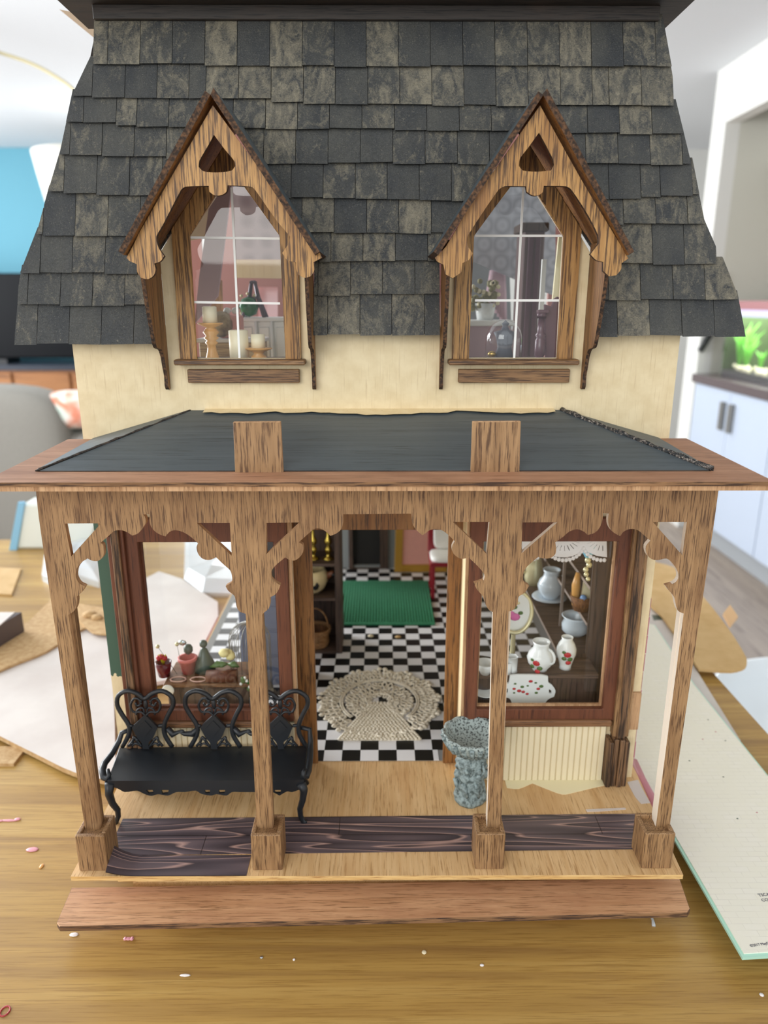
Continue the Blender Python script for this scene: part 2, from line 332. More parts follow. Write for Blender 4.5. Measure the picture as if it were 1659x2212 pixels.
    def ball(s, c, rx, ry=None, rz=None, seg=12, mi=0, M3=None):
        ry = ry or rx; rz = rz or rx; n = seg // 2; vs = [(0, 0, -1)]; 
        for i in range(1, n):
            ph = -math.pi / 2 + math.pi * i / n
            for k in range(seg): a = 2 * math.pi * k / seg; vs.append((math.cos(ph) * math.cos(a), math.cos(ph) * math.sin(a), math.sin(ph)))
        vs.append((0, 0, 1)); fs = []
        for k in range(seg): fs.append((0, 1 + (k + 1) % seg, 1 + k))
        for i in range(n - 2):
            for k in range(seg): a = 1 + i * seg; k2 = (k + 1) % seg; fs.append((a + k, a + k2, a + seg + k2, a + seg + k))
        a = 1 + (n - 2) * seg
        for k in range(seg): fs.append((a + k, a + (k + 1) % seg, len(vs) - 1))
        o = []
        for p in vs:
            q = Vector((p[0] * rx, p[1] * ry, p[2] * rz)); q = M3 @ q if M3 else q; o.append((q.x + c[0], q.y + c[1], q.z + c[2]))
        return s.add(o, fs, mi, True)
    def out(s, name, mat, parent=None, bevel=0, label=None, kind=None, origin=None):
        o0 = ORG[parent.name] if parent else (origin or (0, 0, 0))
        me = bpy.data.meshes.new(name); me.from_pydata([((p[0] - o0[0]) * S, (p[1] - o0[1]) * S, (p[2] - o0[2]) * S) for p in s.v], [], s.f)
        for mm in (mat if isinstance(mat, (list, tuple)) else [mat]): me.materials.append(M[mm] if isinstance(mm, str) else mm)
        me.polygons.foreach_set('material_index', s.m); me.polygons.foreach_set('use_smooth', s.s); me.update()
        ob = bpy.data.objects.new(name, me); COL.objects.link(ob); ORG[ob.name] = o0
        if parent: ob.parent = parent
        else: ob.location = (o0[0] * S, o0[1] * S, (o0[2] + TZ) * S)
        if bevel:
            b = ob.modifiers.new('bevel', 'BEVEL'); b.width = bevel * S; b.segments = 1; b.limit_method = 'ANGLE'
        if label: ob['label'] = label
        if kind: ob['kind'] = kind
        return ob
def thing(name, label, cat, loc=(0, 0, 0), group=None):
    e = bpy.data.objects.new(name, None); COL.objects.link(e); e.empty_display_size = 0.02
    e.location = (loc[0] * S, loc[1] * S, (loc[2] + TZ) * S); ORG[e.name] = tuple(loc); e['label'] = label; e['category'] = cat
    if group: e['group'] = group
    return e
def tag(o, label, cat, group=None, kind=None):
    o['label'] = label; o['category'] = cat
    if group: o['group'] = group
    if kind: o['kind'] = kind
    return o
def rotz(a): return Matrix.Rotation(a, 3, 'Z')
def arc(cx, cy, r, a0, a1, n, ry=None): ry = ry or r; return [(cx + r * math.cos(math.radians(a0 + (a1 - a0) * i / n)), cy + ry * math.sin(math.radians(a0 + (a1 - a0) * i / n))) for i in range(n + 1)]

# ================================================================= THE ROOM (cm, measured from the table top)
FL = -TZ
M['room_wall'] = plain('white_room_wall', 'DCDCD8', 0.8); M['ceil'] = plain('ceiling_white', 'DFE3E8', 0.9); M['teal'] = plain('teal_wall_paint', '68A8BC', 0.7)
M['recess'] = plain('beige_grey_wall', 'CBCABF', 0.8); M['room_floor'] = wood('grey_brown_floorboards', 'A99A8C', '94867A', '75685E', 'y', 0.6, 0.42, 0.5)
B().box(-500, 500, -300, 640, FL - 8, FL).out('floor', 'room_floor', kind='structure')
B().box(-500, 500, -60, 640, 165.5, 173).out('ceiling', 'ceil', kind='structure')
B().box(-500, 500, 615, 625, FL, 165.5).out('wall_back', 'room_wall', kind='structure')
B().box(-420, -228, 611, 615, FL, 165.4).out('trim_1', 'teal', kind='structure', label='teal painted stretch of the far wall above the television')
# right wall with its wide opening: pillar, header
B().box(186, 194, 386, 403, FL, 165.5).out('wall_right', 'room_wall', kind='structure')
B().box(186, 194, -120, 386, 137, 165.5).out('trim_3', 'room_wall', kind='structure')
B().box(194, 330, 386, 392, FL, 165).out('wall_recess', 'recess', kind='structure')
B().box(262, 268, -60, 386, FL, 165).out('wall_side', 'recess', kind='structure')
B().box(215, 262, -60, 386, 118, 137).out('trim_2', 'room_wall', kind='structure')
# base cabinets with counter, aquarium
M['cab'] = plain('white_cabinet_lacquer', 'BCC8DA', 0.4); M['steel'] = plain('brushed_steel_handle', '8E8C88', 0.35, 0.6); M['counter'] = plain('dark_counter', '5A4E50', 0.25)
M['plinth'] = plain('grey_plinth', '9EA2A6', 0.6)
cabs = [(384, 294), (294, 204), (204, 114), (114, 24)]
for i, (y1, y0) in enumerate(cabs):
    t = thing('base_cabinet', ['white base cabinet at the pillar, two dark bar handles, under the aquarium', 'second white base cabinet from the pillar, under the dark countertop', 'third white base cabinet from the pillar along the right wall', 'fourth white base cabinet from the pillar, nearest the camera'][i], 'cabinet', (186, y0, FL), 'white base cabinets along the right wall')
    B().box(188, 255, y0 + .3, y1 - .3, FL + 12, -0.6).out('carcass', 'cab', t)
    B().box(192, 255, y0, y1, FL, FL + 12).out('plinth', 'plinth', t)
    ym = (y0 + y1) / 2
    for a, b_, hy in ((y0 + .4, ym - .2, ym - 5), (ym + .2, y1 - .4, ym + 5)):
        d = B().box(185.6, 188, a, b_, FL + 13, -1).out('door', 'cab', t, 0.2)
        B().box(183.4, 185.6, hy - 1.6, hy + 1.6, -22, -7).out('handle', 'steel', d)
tag(B().box(183.5, 261.5, 20, 385.5, -0.6, 4.2).out('countertop', 'counter', origin=(184, 20, -0.6), bevel=.3), 'dark countertop running along the white base cabinets', 'countertop')
t = thing('aquarium', 'lit planted aquarium with bright green leaves standing on the dark countertop', 'aquarium', (200, 250, 4.2))
M['tankback'] = plain('dark_green_tank_back', '3E5228', 0.6); M['plant'] = plain('bright_aquarium_plant', '6FC040', 0.5); M['pebble'] = plain('shiny_pebbles', 'E4DCC0', 0.1)
M['gravel'] = plain('dark_gravel', '2A2428', 0.6); M['hood'] = plain('pinkish_lit_hood', 'A0676A', 0.4); M['hood2'] = plain('pale_lavender_light_bar', 'C9C6EA', 0.4)
B().box(233, 234, 250, 372, 5, 37).box(193.5, 233, 370, 371, 5, 37).out('tank_back', 'tankback', t)
B().box(193.4, 233, 250, 370, 4.2, 8).out('gravel', 'gravel', t)
B().box(193, 193.3, 250, 372, 5, 37).out('glass_pane', 'glass', t); B().box(193, 233, 249.6, 250, 5, 37).out('glass_pane', 'glass', t)
area('aquarium_lamp', (2.1, 3.3, .365), (2.1, 3.3, 0), .3, .8, 10, (.95, 1, .9))
B().box(192, 235, 249, 373, 37, 40.5).out('hood', 'hood2', t); B().box(192.5, 235, 249, 373, 40.5, 45).out('hood_lid', 'hood', t)
for k in range(30):
    B().ball((random.uniform(194.5, 202), random.uniform(322, 368), 9 + random.uniform(0, 1.5)), random.uniform(1, 1.8), seg=8).out('pebble', 'pebble', t)
for (px, yy, n, hh) in ((199, 362, 18, 30), (203, 364, 14, 24), (198, 352, 14, 22), (200, 340, 10, 14), (205, 330, 10, 22)):
    b = B()
    for k in range(n):
        a = random.uniform(0, 6.28); L = hh * random.uniform(.7, 1.0); q = random.uniform(.1, .35)
        p0 = Vector((px, yy, 8)); p1 = p0 + Vector((math.cos(a) * L * q * .4, math.sin(a) * L * q * .4, L * .65)); p2 = p1 + Vector((math.cos(a) * L * q * .6, math.sin(a) * L * q * .6, L * .25))
        p1.x = max(p1.x, 194.6); p2.x = max(p2.x, 194.6); p1.y = min(p1.y, 368); p2.y = min(p2.y, 368)
        b.tube([p0, p1, p2], [.5, 1.5, .2], 5, flat=.2)
    b.out('water_plant', 'plant', t)
t = thing('power_strip', 'small dark power strip hanging on the pale wall beside the aquarium', 'power strip', (190, 383, 22))
B().mbox(Matrix.Translation((189.5, 384.5, 24)) @ Matrix.Rotation(.45, 4, 'Y'), 3.4, 2.2, 16).out('casing', plain('strip_grey', '3A3A3C', .5), t, .4)
for k in range(4):
    p = Matrix.Translation((189.5, 384.5, 24)) @ Matrix.Rotation(.45, 4, 'Y') @ Matrix.Translation((0, -1.2, -5 + k * 3.4)); B().mbox(p, 2.2, .5, 2.2).out('socket', 'black', t)
B().tube([(192, 384.6, 31), (195, 384.8, 45), (197, 385, 60)], .4, 6).out('cable', 'steel', t)
# television on a console, far left
t = thing('television', 'large black flat television standing on the wooden console at far left', 'television', (-300, 560, -4))
B().box(-420, -235, 560, 566, 0, 66).out('screen', plain('tv_black_gloss', '04060B', .5, spec=.15), t, 1); B().box(-350, -300, 552, 574, -4, 0).out('stand', 'black', t)
t = thing('media_console', 'warm brown wooden media console with panelled doors under the television', 'console', (-320, 540, FL))
M['console'] = wood('warm_brown_console', 'B07A4A', '935F36', '6A4224', 'x', .25, .42, .5); M['ctop'] = plain('console_dark_top', '2E3440', .3)
B().box(-430, -200, 542, 590, FL + 10, -8).out('carcass', 'console', t)
B().box(-432, -198, 540, 592, -8, -4).out('top', 'ctop', t)
for k in range(5): B().box(-428 + k * 46, -384.5 + k * 46, 540, 542, FL + 14, -10).out('door', 'console', t, .5)
for x in (-420, -210): B().box(x - 3, x + 3, 545, 585, FL, FL + 10).out('leg', 'ctop', t)
# sofa with a cushion
M['sofa'] = plain('grey_sofa_fabric', '8A8780', .9, var=.15)
t = thing('sofa', 'grey upholstered sofa seen over the table edge at far left', 'sofa', (-230, 300, FL))
def puffy(b, x0, x1, y0, y1, z0, z1, e=3.2, seg=18):
    cx, cy, cz = (x0 + x1) / 2, (y0 + y1) / 2, (z0 + z1) / 2; n = seg; vs = []; fs = []
    for i in range(n + 1):
        ph = -math.pi / 2 + math.pi * i / n
        for k in range(2 * n):
            a = math.pi * k / n
            f = lambda c: math.copysign(abs(c) ** (2 / e), c)
            vs.append((cx + (x1 - x0) / 2 * f(math.cos(ph)) * f(math.cos(a)), cy + (y1 - y0) / 2 * f(math.cos(ph)) * f(math.sin(a)), cz + (z1 - z0) / 2 * f(math.sin(ph))))
    for i in range(n):
        for k in range(2 * n): k2 = (k + 1) % (2 * n); fs.append((i * 2 * n + k, i * 2 * n + k2, (i + 1) * 2 * n + k2, (i + 1) * 2 * n + k))
    return b.add(vs, fs, 0, True)
puffy(B(), -330, -152, 300, 330, FL + 8, 6, 6).out('backrest', 'sofa', t)
puffy(B(), -330, -156, 318, 400, FL + 8, -42, 6).out('seat', 'sofa', t)
puffy(B(), -176, -96, 304, 400, FL + 8, -16, 6).out('armrest', 'sofa', t)
for x, y in ((-320, 306), (-106, 310), (-320, 392), (-106, 392)): B().box(x - 3, x + 3, y - 3, y + 3, FL, FL + 9).out('leg', 'black', t)
def pillow_mat():
    tt = NT('floral_cushion_fabric'); n = tt.noise(tt.co(), .09, 2, .4, 1.0); return tt.fin(tt.ramp(n, [(.34, 'D98A70'), (.43, 'E6C4B4'), (.5, 'E2E0DA'), (.58, '9FC4B2'), (.66, 'DEDCD6')]), .9)
M['floral'] = pillow_mat()
cl, cr = PY(88, 900, 320)[0], PY(240, 900, 320)[0]
tag(puffy(B(), cl, cr, 306, 334, -16.5, PY(88, 848, 320)[2] + 1, 2.6).out('cushion', 'floral', origin=(-120, 320, -16)), 'floral cushion in white, peach and green beside the grey sofa back', 'cushion')
# arc lamp over the sofa, white tapered shade
t = thing('arc_lamp', 'thin brass arc of a floor lamp curving under the ceiling at upper left', 'lamp', (-95, 250, FL))
AP = [PY(u, v, 250) for u, v in ((-120, 82), (-60, 95), (0, 114), (60, 134), (110, 159), (157, 192), (200, 245), (228, 320), (243, 450), (247, 640))]
cr_ = []
for i in range(len(AP) - 1):
    p0, p1, p2, p3 = (Vector(AP[max(0, i - 1)]), Vector(AP[i]), Vector(AP[i + 1]), Vector(AP[min(len(AP) - 1, i + 2)]))
    for k in range(5): q = k / 5; cr_.append(.5 * (2 * p1 + (p2 - p0) * q + (2 * p0 - 5 * p1 + 4 * p2 - p3) * q * q + (3 * p1 - p0 - 3 * p2 + p3) * q ** 3))
cr_.append(Vector(AP[-1])); xb_ = AP[-1][0]; cr_.append(Vector((xb_, 250, FL + 3)))
B().tube(cr_, .55, 8).out('arm', plain('satin_brass_arc', 'B9AE84', .4, .3), t); B().lathe([(0, 0), (16, 0), (16, 3), (0, 3)], (xb_, 250, FL), 32).out('base', 'steel', t)
B().lathe([(14, -9), (11, -2), (3, 2), (0, 2)], AP[0], 24).out('shade', 'steel', t)
t = thing('tapered_lamp', 'white tapered lamp shade standing out against the teal wall at left', 'lamp', (-185, 470, FL))
lx = PY(195, 400, 470)[0]; r1_ = lx - PY(76, 333, 470)[0]; r2_ = lx - PY(106, 440, 470)[0]; za_, zb0 = PY(76, 333, 470)[2], PY(106, 440, 470)[2]
B().lathe([(r2_, zb0), (r1_, za_)], (lx, 470, 0), 32).out('shade', plain('cream_shade', 'F6F2E6', .8), t)
B().lathe([(0, FL), (18, FL), (18, FL + 3), (2, FL + 4), (2, za_ - 2), (0, za_ - 2)], (lx, 470, 0)).out('stand', 'steel', t)
# table
t = thing('craft_table', 'golden brown wooden table top carrying the dollhouse', 'table', (0, 0, FL))
B().box(-130, 42.6, -62, 91.2, -3.2, 0).out('tabletop', 'table', t, .3)
for x, y in ((-122, -54), (35, -54), (-122, 83), (35, 83)): B().box(x - 4, x + 4, y - 4, y + 4, FL, -3.2).out('leg', 'table', t)
# white shell chair at the right
t = thing('shell_chair', 'white moulded chair beside the table, its rounded edge at the right', 'chair', (78, 38, FL))
M['chair_w'] = plain('white_moulded_plastic', 'E6ECF0', .35)
chx, chy = PZ(1815, 1541, -36)[:2]; t.location = (chx * S, chy * S, 0); ORG[t.name] = (chx, chy, FL)
B().lathe([(0, -41), (14, -41.5), (21, -39.5), (24, -36), (24.6, -36), (21.5, -40.5), (14, -43), (0, -43)], (chx, chy, 0), 40).out('seat', 'chair_w', t)
b = B(); n = 24; vs = []
for zz, r in ((-36, 24), (-19, 26), (-4, 26.5), (4, 26)):
    for i in range(n + 1): a = math.radians(-75 + 150 * i / n); vs.append((chx + r * math.cos(a), chy + r * math.sin(a), zz - 14 * (abs(a) / 1.3) ** 3 * (zz + 36) / 40))
fs = [(i * (n + 1) + k, i * (n + 1) + k + 1, (i + 1) * (n + 1) + k + 1, (i + 1) * (n + 1) + k) for i in range(3) for k in range(n)]
b.add(vs, fs, 0, True); o = b.out('backrest', 'chair_w', t); sm_ = o.modifiers.new('solid', 'SOLIDIFY'); sm_.thickness = .008
for a in (.8, 2.3, 3.9, 5.5): B().tube([(chx + 10 * math.cos(a), chy + 10 * math.sin(a), -42.5), (chx + 21 * math.cos(a), chy + 21 * math.sin(a), FL)], [1.6, 1.1], 8).out('leg', 'turned', t)

# ================================================================= THE DOLLHOUSE
H = thing('dollhouse', 'unfinished wooden dollhouse with grey shingle roof, two dormers and carved porch', 'dollhouse', (0, 0, 0))
DZ, YW = 4.5, 9.8
def pd(x, y): return (230 + x / 3.351, 180 + y / 3.351)       # crop coordinates of the left dormer
def pe(x, y): return (900 + x / 3.318, 180 + y / 3.318)       # ... of the right one
# ---- base
B().box(-21.4, 21.6, 6, 64.5, 0, 4.1).out('foundation', 'pink', H, label='pink painted foundation')
B().box(-21.5, 22.4, 11.9, 64.6, 4.1, DZ).out('inner_floor', 'deck', H)
b = B(); b.xy([(-22.77, -1.58), (22.52, -1.68), (23.1, 9), (23.2, 11.9), (-22.9, 11.9)], [], DZ, 4.12, 1); b.out('porch_deck', ['deck', 'deck_e'], H)
B().box(-19.7, -1.2, -.75, 1.5, 3.25, 4.12).box(-1.2, 21.5, -.3, 1.5, 3.5, 4.12).out('batten', 'deck_e', H)
B().box(-18.5, 20.3, 1.5, 2.0, 0, 4.12).out('riser', 'dark_wood_h', H)
pink = B().tube([PZ(1366, 1648, 3.9), PZ(1385, 1690, 3.9), PZ(1402, 1722, 3.9), PZ(1425, 1775, 3.9)], .55, 8).out('side_strip', 'pink', H, label='pink painted strip along the right side')
q = [PZ(118, 2003, 2.4), PZ(1495, 1973, 2.4), PZ(1468, 1898, 2.4), PZ(155, 1918, 2.4)]
stp = [(q[0][0] + .35, q[0][1]), (q[1][0] - .35, q[1][1]), (q[1][0], q[1][1] + .35), (q[2][0], q[2][1]), (q[3][0], q[3][1]), (q[0][0], q[0][1] + .35)]
B().xy(stp, [], 2.45, 2.0, 1).out('step_board', ['step', 'flange_e'], H, .04)
B().box(-19, 19, .3, 1.5, 0, 2.45).out('step_support', 'deck', H)
# dark plank-print paper
strip = XY([(236, 1767), (1410, 1750), (1398, 1833), (900, 1846), (240, 1848)], DZ)
B().xy([(-20.9, .5), (21.2, .95), (21.2, 4.95), (-21.0, 4.6)], [], DZ + .05, DZ + .01).out('plank_paper', 'planks', H, label='printed paper of dark planks glued across the porch floor')
b = B(); nx = 14
for i in range(nx + 1):
    x = -20.3 + 10.5 * i / nx; k = max(0, 1 - i / 3.2)
    for j in range(5):
        y = -1.62 + 2.1 * j / 4; b.v.append((x + .5 * k * k * (1 - j / 4) * .3, y, DZ + .05 + 1.0 * k * k * (0.35 + .65 * (j / 4))))
for i in range(nx):
    for j in range(4): a = i * 5 + j; b.f.append([a, a + 5, a + 6, a + 1]); b.m.append(0); b.s.append(True)
b.out('curled_paper', 'planks', H, label='loose end of plank paper curling up against the left post base')
# paint smears
b = B(); b.xy(crv(XY([(1090, 1684), (1330, 1676), (1345, 1690), (1290, 1700), (1240, 1712), (1215, 1716), (1185, 1706), (1150, 1692), (1120, 1704), (1095, 1702)], DZ + .02)), [], DZ + .04, DZ + .005)
b.out('paint_smear', 'cream_paint', H, label='cream paint smear on the porch floor under the right bay')
b = B(); b.xy(crv(XY([(1355, 1690), (1378, 1685), (1396, 1720), (1405, 1735), (1385, 1737), (1372, 1722)], DZ)), [], DZ + .035, DZ + .005)
b.xy(crv(XY([(1265, 1750), (1300, 1748), (1350, 1746), (1352, 1749), (1300, 1753), (1268, 1754)], DZ)), [], DZ + .065, DZ + .005)
b.out('white_smear', 'smear_w', H, label='white paint smear at the right end of the porch')
# ---- front wall
gx = [(-15.6, -4.75), (4.75, 15.6)]
def PW(u, v): p = PY(u, v, YW); return (p[0], p[2])
wall = [(-22.75, DZ), (-7.0, DZ), (-7.0, 29.2), (7.1, 29.2), (7.1, DZ), (22.5, DZ), (22.5, 43.6), (15.35, 43.6), (15.35, 48.6), (10.1, 56.2), (4.9, 48.6), (4.9, 43.6), (-4.9, 43.6), (-4.9, 48.6), (-10.2, 56.2), (-15.7, 48.6), (-15.7, 43.6), (-22.75, 43.6)]
dw = []
for cx in (-10.25, 10.05): dw.append([(cx - 3.35, 41.2), (cx + 3.35, 41.2), (cx + 3.25, 49.8), (cx + .1, 54.0), (cx - 3.25, 49.8)])
bayL = [(-19.4, 11.5), (-8.1, 11.5), (-8.1, 26.9), (-19.4, 26.9)]; bayR = [(8.1, 11.5), (19.3, 11.5), (19.3, 26.9), (8.1, 26.9)]
B().xz(wall, dw + [bayL, bayR], YW, YW + .35, 1).out('front_wall', ['wall_front', 'edge_pale'], H, label='cream painted front wall with green patch at its left margin')
# ---- door recess
B().box(-7.3, -7.05, YW + .3, 12.2, DZ, 29.2).out('door_recess', 'door', H)
B().box(7.05, 7.3, YW + .3, 12.2, DZ, 29.2).box(-7.1, 7.2, YW + .3, 12.2, 29.0, 29.3).out('door_recess', 'cream_flat', H)
B().box(7.05, 7.3, 9.5, 9.8, DZ, 29).out('recess_edge', 'fret_side', H, label='raw plywood edge beside the door')
B().box(-7.3, -7.02, 9.5, 9.8, DZ, 29).out('recess_edge', 'fret_side', H)
B().box(7.02, 7.05, 9.5, 12.0, DZ, 29).out('white_reveal', 'cream', H)
t_ = B().xz([(-7.1, DZ), (-5.62, DZ), (-5.62, 27.0), (5.85, 27.0), (5.85, DZ), (7.1, DZ), (7.1, 29.0), (-7.1, 29.0)], [], 11.9, 12.4, 0).out('door_frame', 'door', H, .05)
# ---- bays: casing, pane, sill, slats
for sgn, nm in ((-1, 'left'), (1, 'right')):
    X = lambda a: sgn * a
    def rect(a, b_, c, d): x0, x1 = sorted((X(a), X(b_))); return [(x0, c), (x1, c), (x1, d), (x0, d)]
    bay = B().xz(rect(7.32, 20.3, 10.6, 28.8), [rect(8.35, 19.2, 11.7, 26.85)], 9.25, YW + .02, 0).out('bay_casing', 'casing', H, .05, label='dark red-brown window casing of the %s bay' % nm)
    x0, x1 = sorted((X(8.3), X(19.25))); B().box(x0, x1, 10.1, 10.16, 11.6, 26.95).out('window_pane', 'glass', bay)
    B().xz(rect(8.1, 19.45, 11.5, 27.0), [rect(8.5, 19.05, 11.85, 26.75)], 9.82, 10.1, 0).out('inner_trim', 'fret_side' if sgn > 0 else 'casing', bay)
    x0, x1 = sorted((X(8.6), X(20.0))); B().box(x0, x1, 8.9, 10.0, 10.15, 10.75).out('window_sill', 'sill', bay, .12)
    x0, x1 = sorted((X(7.3), X(19.7))); sl = B().box(x0, x1, 9.5, YW, DZ, 10.3).out('beadboard', 'cream_flat', H, label='cream beadboard under the %s window' % nm)
    n = 24; wd = (x1 - x0) / n
    for i in range(n): B().box(x0 + i * wd + .05, x0 + (i + 1) * wd - .03, 9.36, 9.52, DZ + .02, 10.16).out('beadboard_slat', 'cream_flat', sl, .04)
    # corner pilaster: shaft of stacked strips and a heavier foot
    x0, x1 = sorted((X(20.15), X(21.5))); pl = B().box(x0, x1, 8.9, YW, 9.2, 31.5).out('pilaster', 'casing' if sgn < 0 else 'fret', H, .05)
    x0, x1 = sorted((X(20.45), X(21.1))); B().box(x0, x1, 8.62, 8.9, 9.2, 31.5).out('pilaster_strip', 'scorched', pl, .06)
    x0, x1 = sorted((X(19.7), X(21.6)))
    b = B(); 
    for k in range(4): xa = x0 + k * (x1 - x0) / 4; b.box(xa + .03, xa + (x1 - x0) / 4 - .03, 8.35 + .12 * (k % 2), YW, DZ, 9.3 - .25 * abs(k - 1.5))
    b.out('pilaster_foot', 'scorched', pl, .06)
    br = [(9.3, 31.5), (9.3, 27.3), (8.6, 27.6), (8.1, 28.3), (7.9, 29.2), (7.2, 29.6), (6.6, 30.4), (6.0, 30.8), (5.2, 31.3), (4.2, 31.5)]
    x0, x1 = sorted((X(21.3), X(21.65))); B().yz(crv(br), [], x0, x1).out('side_bracket', 'fret', pl)
# small raw tab on the right margin
B().box(21.6, 22.5, 9.5, 9.8, 9.5, 13.1).out('raw_tab', 'fret_side', H, .05)
B().box(22.15, 22.48, 10.15, 60, DZ, 34.5).out('side_wall', 'cream', H)
for zz_ in range(9): B().box(22.48, 22.48 + random.uniform(.05, .13), 9.8, 10.1, 6.5 + zz_ * 1.7, 8.1 + zz_ * 1.7).out('pink_edge', 'pink', H)
# ---- porch fretwork traced on the plane of the posts (y = 0)
def c1(x, y): return (60 + x / 3.95, 1050 + y / 3.95)
def c2(x, y): return (420 + x / 3.95, 1050 + y / 3.95)
def c3(x, y): return (840 + x / 3.95, 1050 + y / 3.95)
def c4(x, y): return (1200 + x / 3.614, 1050 + y / 3.614)
U = [(76, 1045), (84, 1120), (114.8, 1328), (161, 1640), (184, 1792), (216, 1792), (196.5, 1640)]
U += [c1(*p) for p in ((345, 1100), (385, 1075), (415, 1030), (421, 965), (418, 945), (455, 910), (490, 857), (440, 830), (410, 775), (420, 700), (460, 650), (510, 618), (550, 637), (600, 638), (640, 605), (650, 550), (640, 500), (620, 485), (690, 425), (740, 382), (800, 377), (850, 395), (890, 422), (940, 405), (985, 350), (1008, 310), (1003, 270), (985, 242), (1040, 240), (1040, 310), (1060, 360), (1110, 405), (1175, 430), (1210, 390), (1260, 376), (1330, 395), (1400, 440), (1452, 488))]
U += [c2(*p) for p in ((18, 520), (30, 575), (70, 620), (130, 630), (185, 608), (250, 670), (305, 720), (322, 780), (318, 820), (266, 855), (290, 895), (340, 935), (352, 980), (360, 1030), (385, 1070), (437, 1090))]
U += [(555, 1792), (590, 1792)]
U += [c2(*p) for p in ((578, 1098), (630, 1050), (645, 1010), (643, 950), (690, 925), (720, 880), (734, 845), (690, 820), (656, 785), (660, 720), (700, 670), (775, 608), (810, 630), (855, 635), (905, 600), (930, 550), (925, 500), (890, 480), (985, 395), (1030, 362), (1080, 365), (1130, 395), (1160, 425), (1210, 405), (1250, 370), (1268, 320), (1268, 240))]
U += [c3(*p) for p in ((190, 235), (195, 290), (205, 330), (235, 375), (285, 420), (310, 405), (345, 378), (400, 366), (450, 376), (500, 410), (562, 470), (538, 520), (550, 575), (600, 615), (640, 620), (680, 608), (740, 665), (800, 730), (818, 770), (808, 805), (728, 832), (750, 880), (790, 925), (810, 960), (825, 1010), (855, 1058), (888, 1075))]
U += [(1052, 1792), (1082, 1792)]
U += [c3(*p) for p in ((1022, 1070), (1060, 1058), (1098, 1010), (1108, 945), (1160, 910), (1197, 850), (1150, 818), (1145, 760), (1165, 705), (1220, 650), (1275, 605), (1320, 618), (1380, 613), (1420, 580), (1427, 530), (1420, 480), (1490, 430), (1540, 388), (1590, 370))]
U += [c4(*p) for p in ((180, 338), (225, 358), (250, 382), (300, 368), (335, 338), (360, 290), (368, 250), (370, 213), (415, 213), (410, 270), (420, 320), (450, 360), (505, 392), (530, 358), (580, 335), (640, 343), (690, 383), (740, 425), (705, 470), (712, 530), (750, 570), (800, 578), (868, 566), (920, 610), (955, 670), (958, 720), (930, 755), (860, 780), (880, 810), (925, 865), (940, 930), (958, 975), (1000, 995))]
U += [(1416, 1790), (1446, 1790), (1466.5, 1640), (1513, 1325), (1541, 1140), (1554, 1045)]
holes = [[c1(315, 320), c1(625, 318), c1(370, 600)], [c2(20, 315), c2(302, 315), c2(318, 595)], [c2(612, 315), c2(905, 310), c2(615, 580)],
         [c3(545, 305), c3(858, 305), c3(833, 580)], [c3(1140, 310), c3(1440, 308), c3(1130, 575)], [c4(760, 280), c4(1025, 280), c4(990, 540)]]
fret = B().xz(crv(XZ(U, 0), 52), [XZ(h, 0) for h in holes], 0, .42, 1).out('porch_fretwork', ['fret', 'fret_side'], H, label='carved brown porch front of four posts and scalloped brackets')
M['edge_lit'] = plain('raw_cut_face_painted_light', 'E9DCCB', .7)  # raw wood made paler: window light painted on left-facing cut faces
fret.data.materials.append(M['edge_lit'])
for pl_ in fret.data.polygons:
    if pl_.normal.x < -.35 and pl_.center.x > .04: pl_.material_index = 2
# the deeper strips behind each post below its brackets
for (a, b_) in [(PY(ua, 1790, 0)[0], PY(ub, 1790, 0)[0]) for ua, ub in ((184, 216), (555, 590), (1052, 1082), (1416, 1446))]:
    B().box(a + .03, b_ - .03, .42, 1.0, 4.5, 33.5).out('post_backing', 'edge_lit' if a > 20 else ('edge_pale' if a > 0 else 'fret'), H)  # right-hand backings coloured paler to paint in light from the left
# post bases built from four boards round a core
for (ul, ur, vt) in ((160, 224, 1802), (540, 606, 1793), (1030, 1093, 1789), (1396, 1462, 1786)):
    x0 = PY(ul, vt, -1.05)[0]; x1 = PY(ur, vt, -1.05)[0]; zt = 7.62
    pb = B().box(x0 + .3, x1 - .3, -.8, 1.0, DZ, zt - .25).out('post_base', 'fret', H)
    for i, (a, b_, c, d, dz) in enumerate(((x0, x1, -1.05, -.72, 0), (x0, x1, .92, 1.25, .03), (x0, x0 + .32, -.72, .92, -.02), (x1 - .32, x1, -.72, .92, .02))):
        B().box(a, b_, c, d, DZ, zt + dz).out('base_board', 'fret', pb, .06)
# ---- eave board and porch roof
zf = 35.08
outer = [(-23.3, -4.15), (23.4, -4.2), (23.85, 9.8), (-23.9, 9.8)]; inner = [(-21.3, -1.35), (20.85, -1.45), (21.3, 9.2), (-21.6, 9.2)]
B().xy(outer, [inner], zf, 34.82, 1).out('eave_board', ['flange', 'flange_e'], H, label='reddish brown flat board framing the porch roof')
B().xy([(-23.1, -4.0), (23.2, -4.05), (23.6, 9.8), (-23.6, 9.8)], [], 34.82, 34.5, 1).out('porch_ceiling', ['flange', 'fret_side'], H)
R1, R2, R3, R4 = (-21.1, -1.3, 34.9), (20.7, -1.4, 34.9), (13.95, 9.8, 37.05), (-14.3, 9.8, 37.05)
def slab(b, pts, th, mi=0, mi2=None):
    P = [Vector(p) for p in pts]; nrm = (P[1] - P[0]).cross(P[-1] - P[0]).normalized(); Q = [p + nrm * th for p in P]; n = len(P)
    vs = [tuple(p) for p in P + Q]; b.add(vs, [tuple(range(n - 1, -1, -1)), tuple(range(n, 2 * n))], mi)
    b.add(vs, [(i, (i + 1) % n, (i + 1) % n + n, i + n) for i in range(n)], mi if mi2 is None else mi2); return b
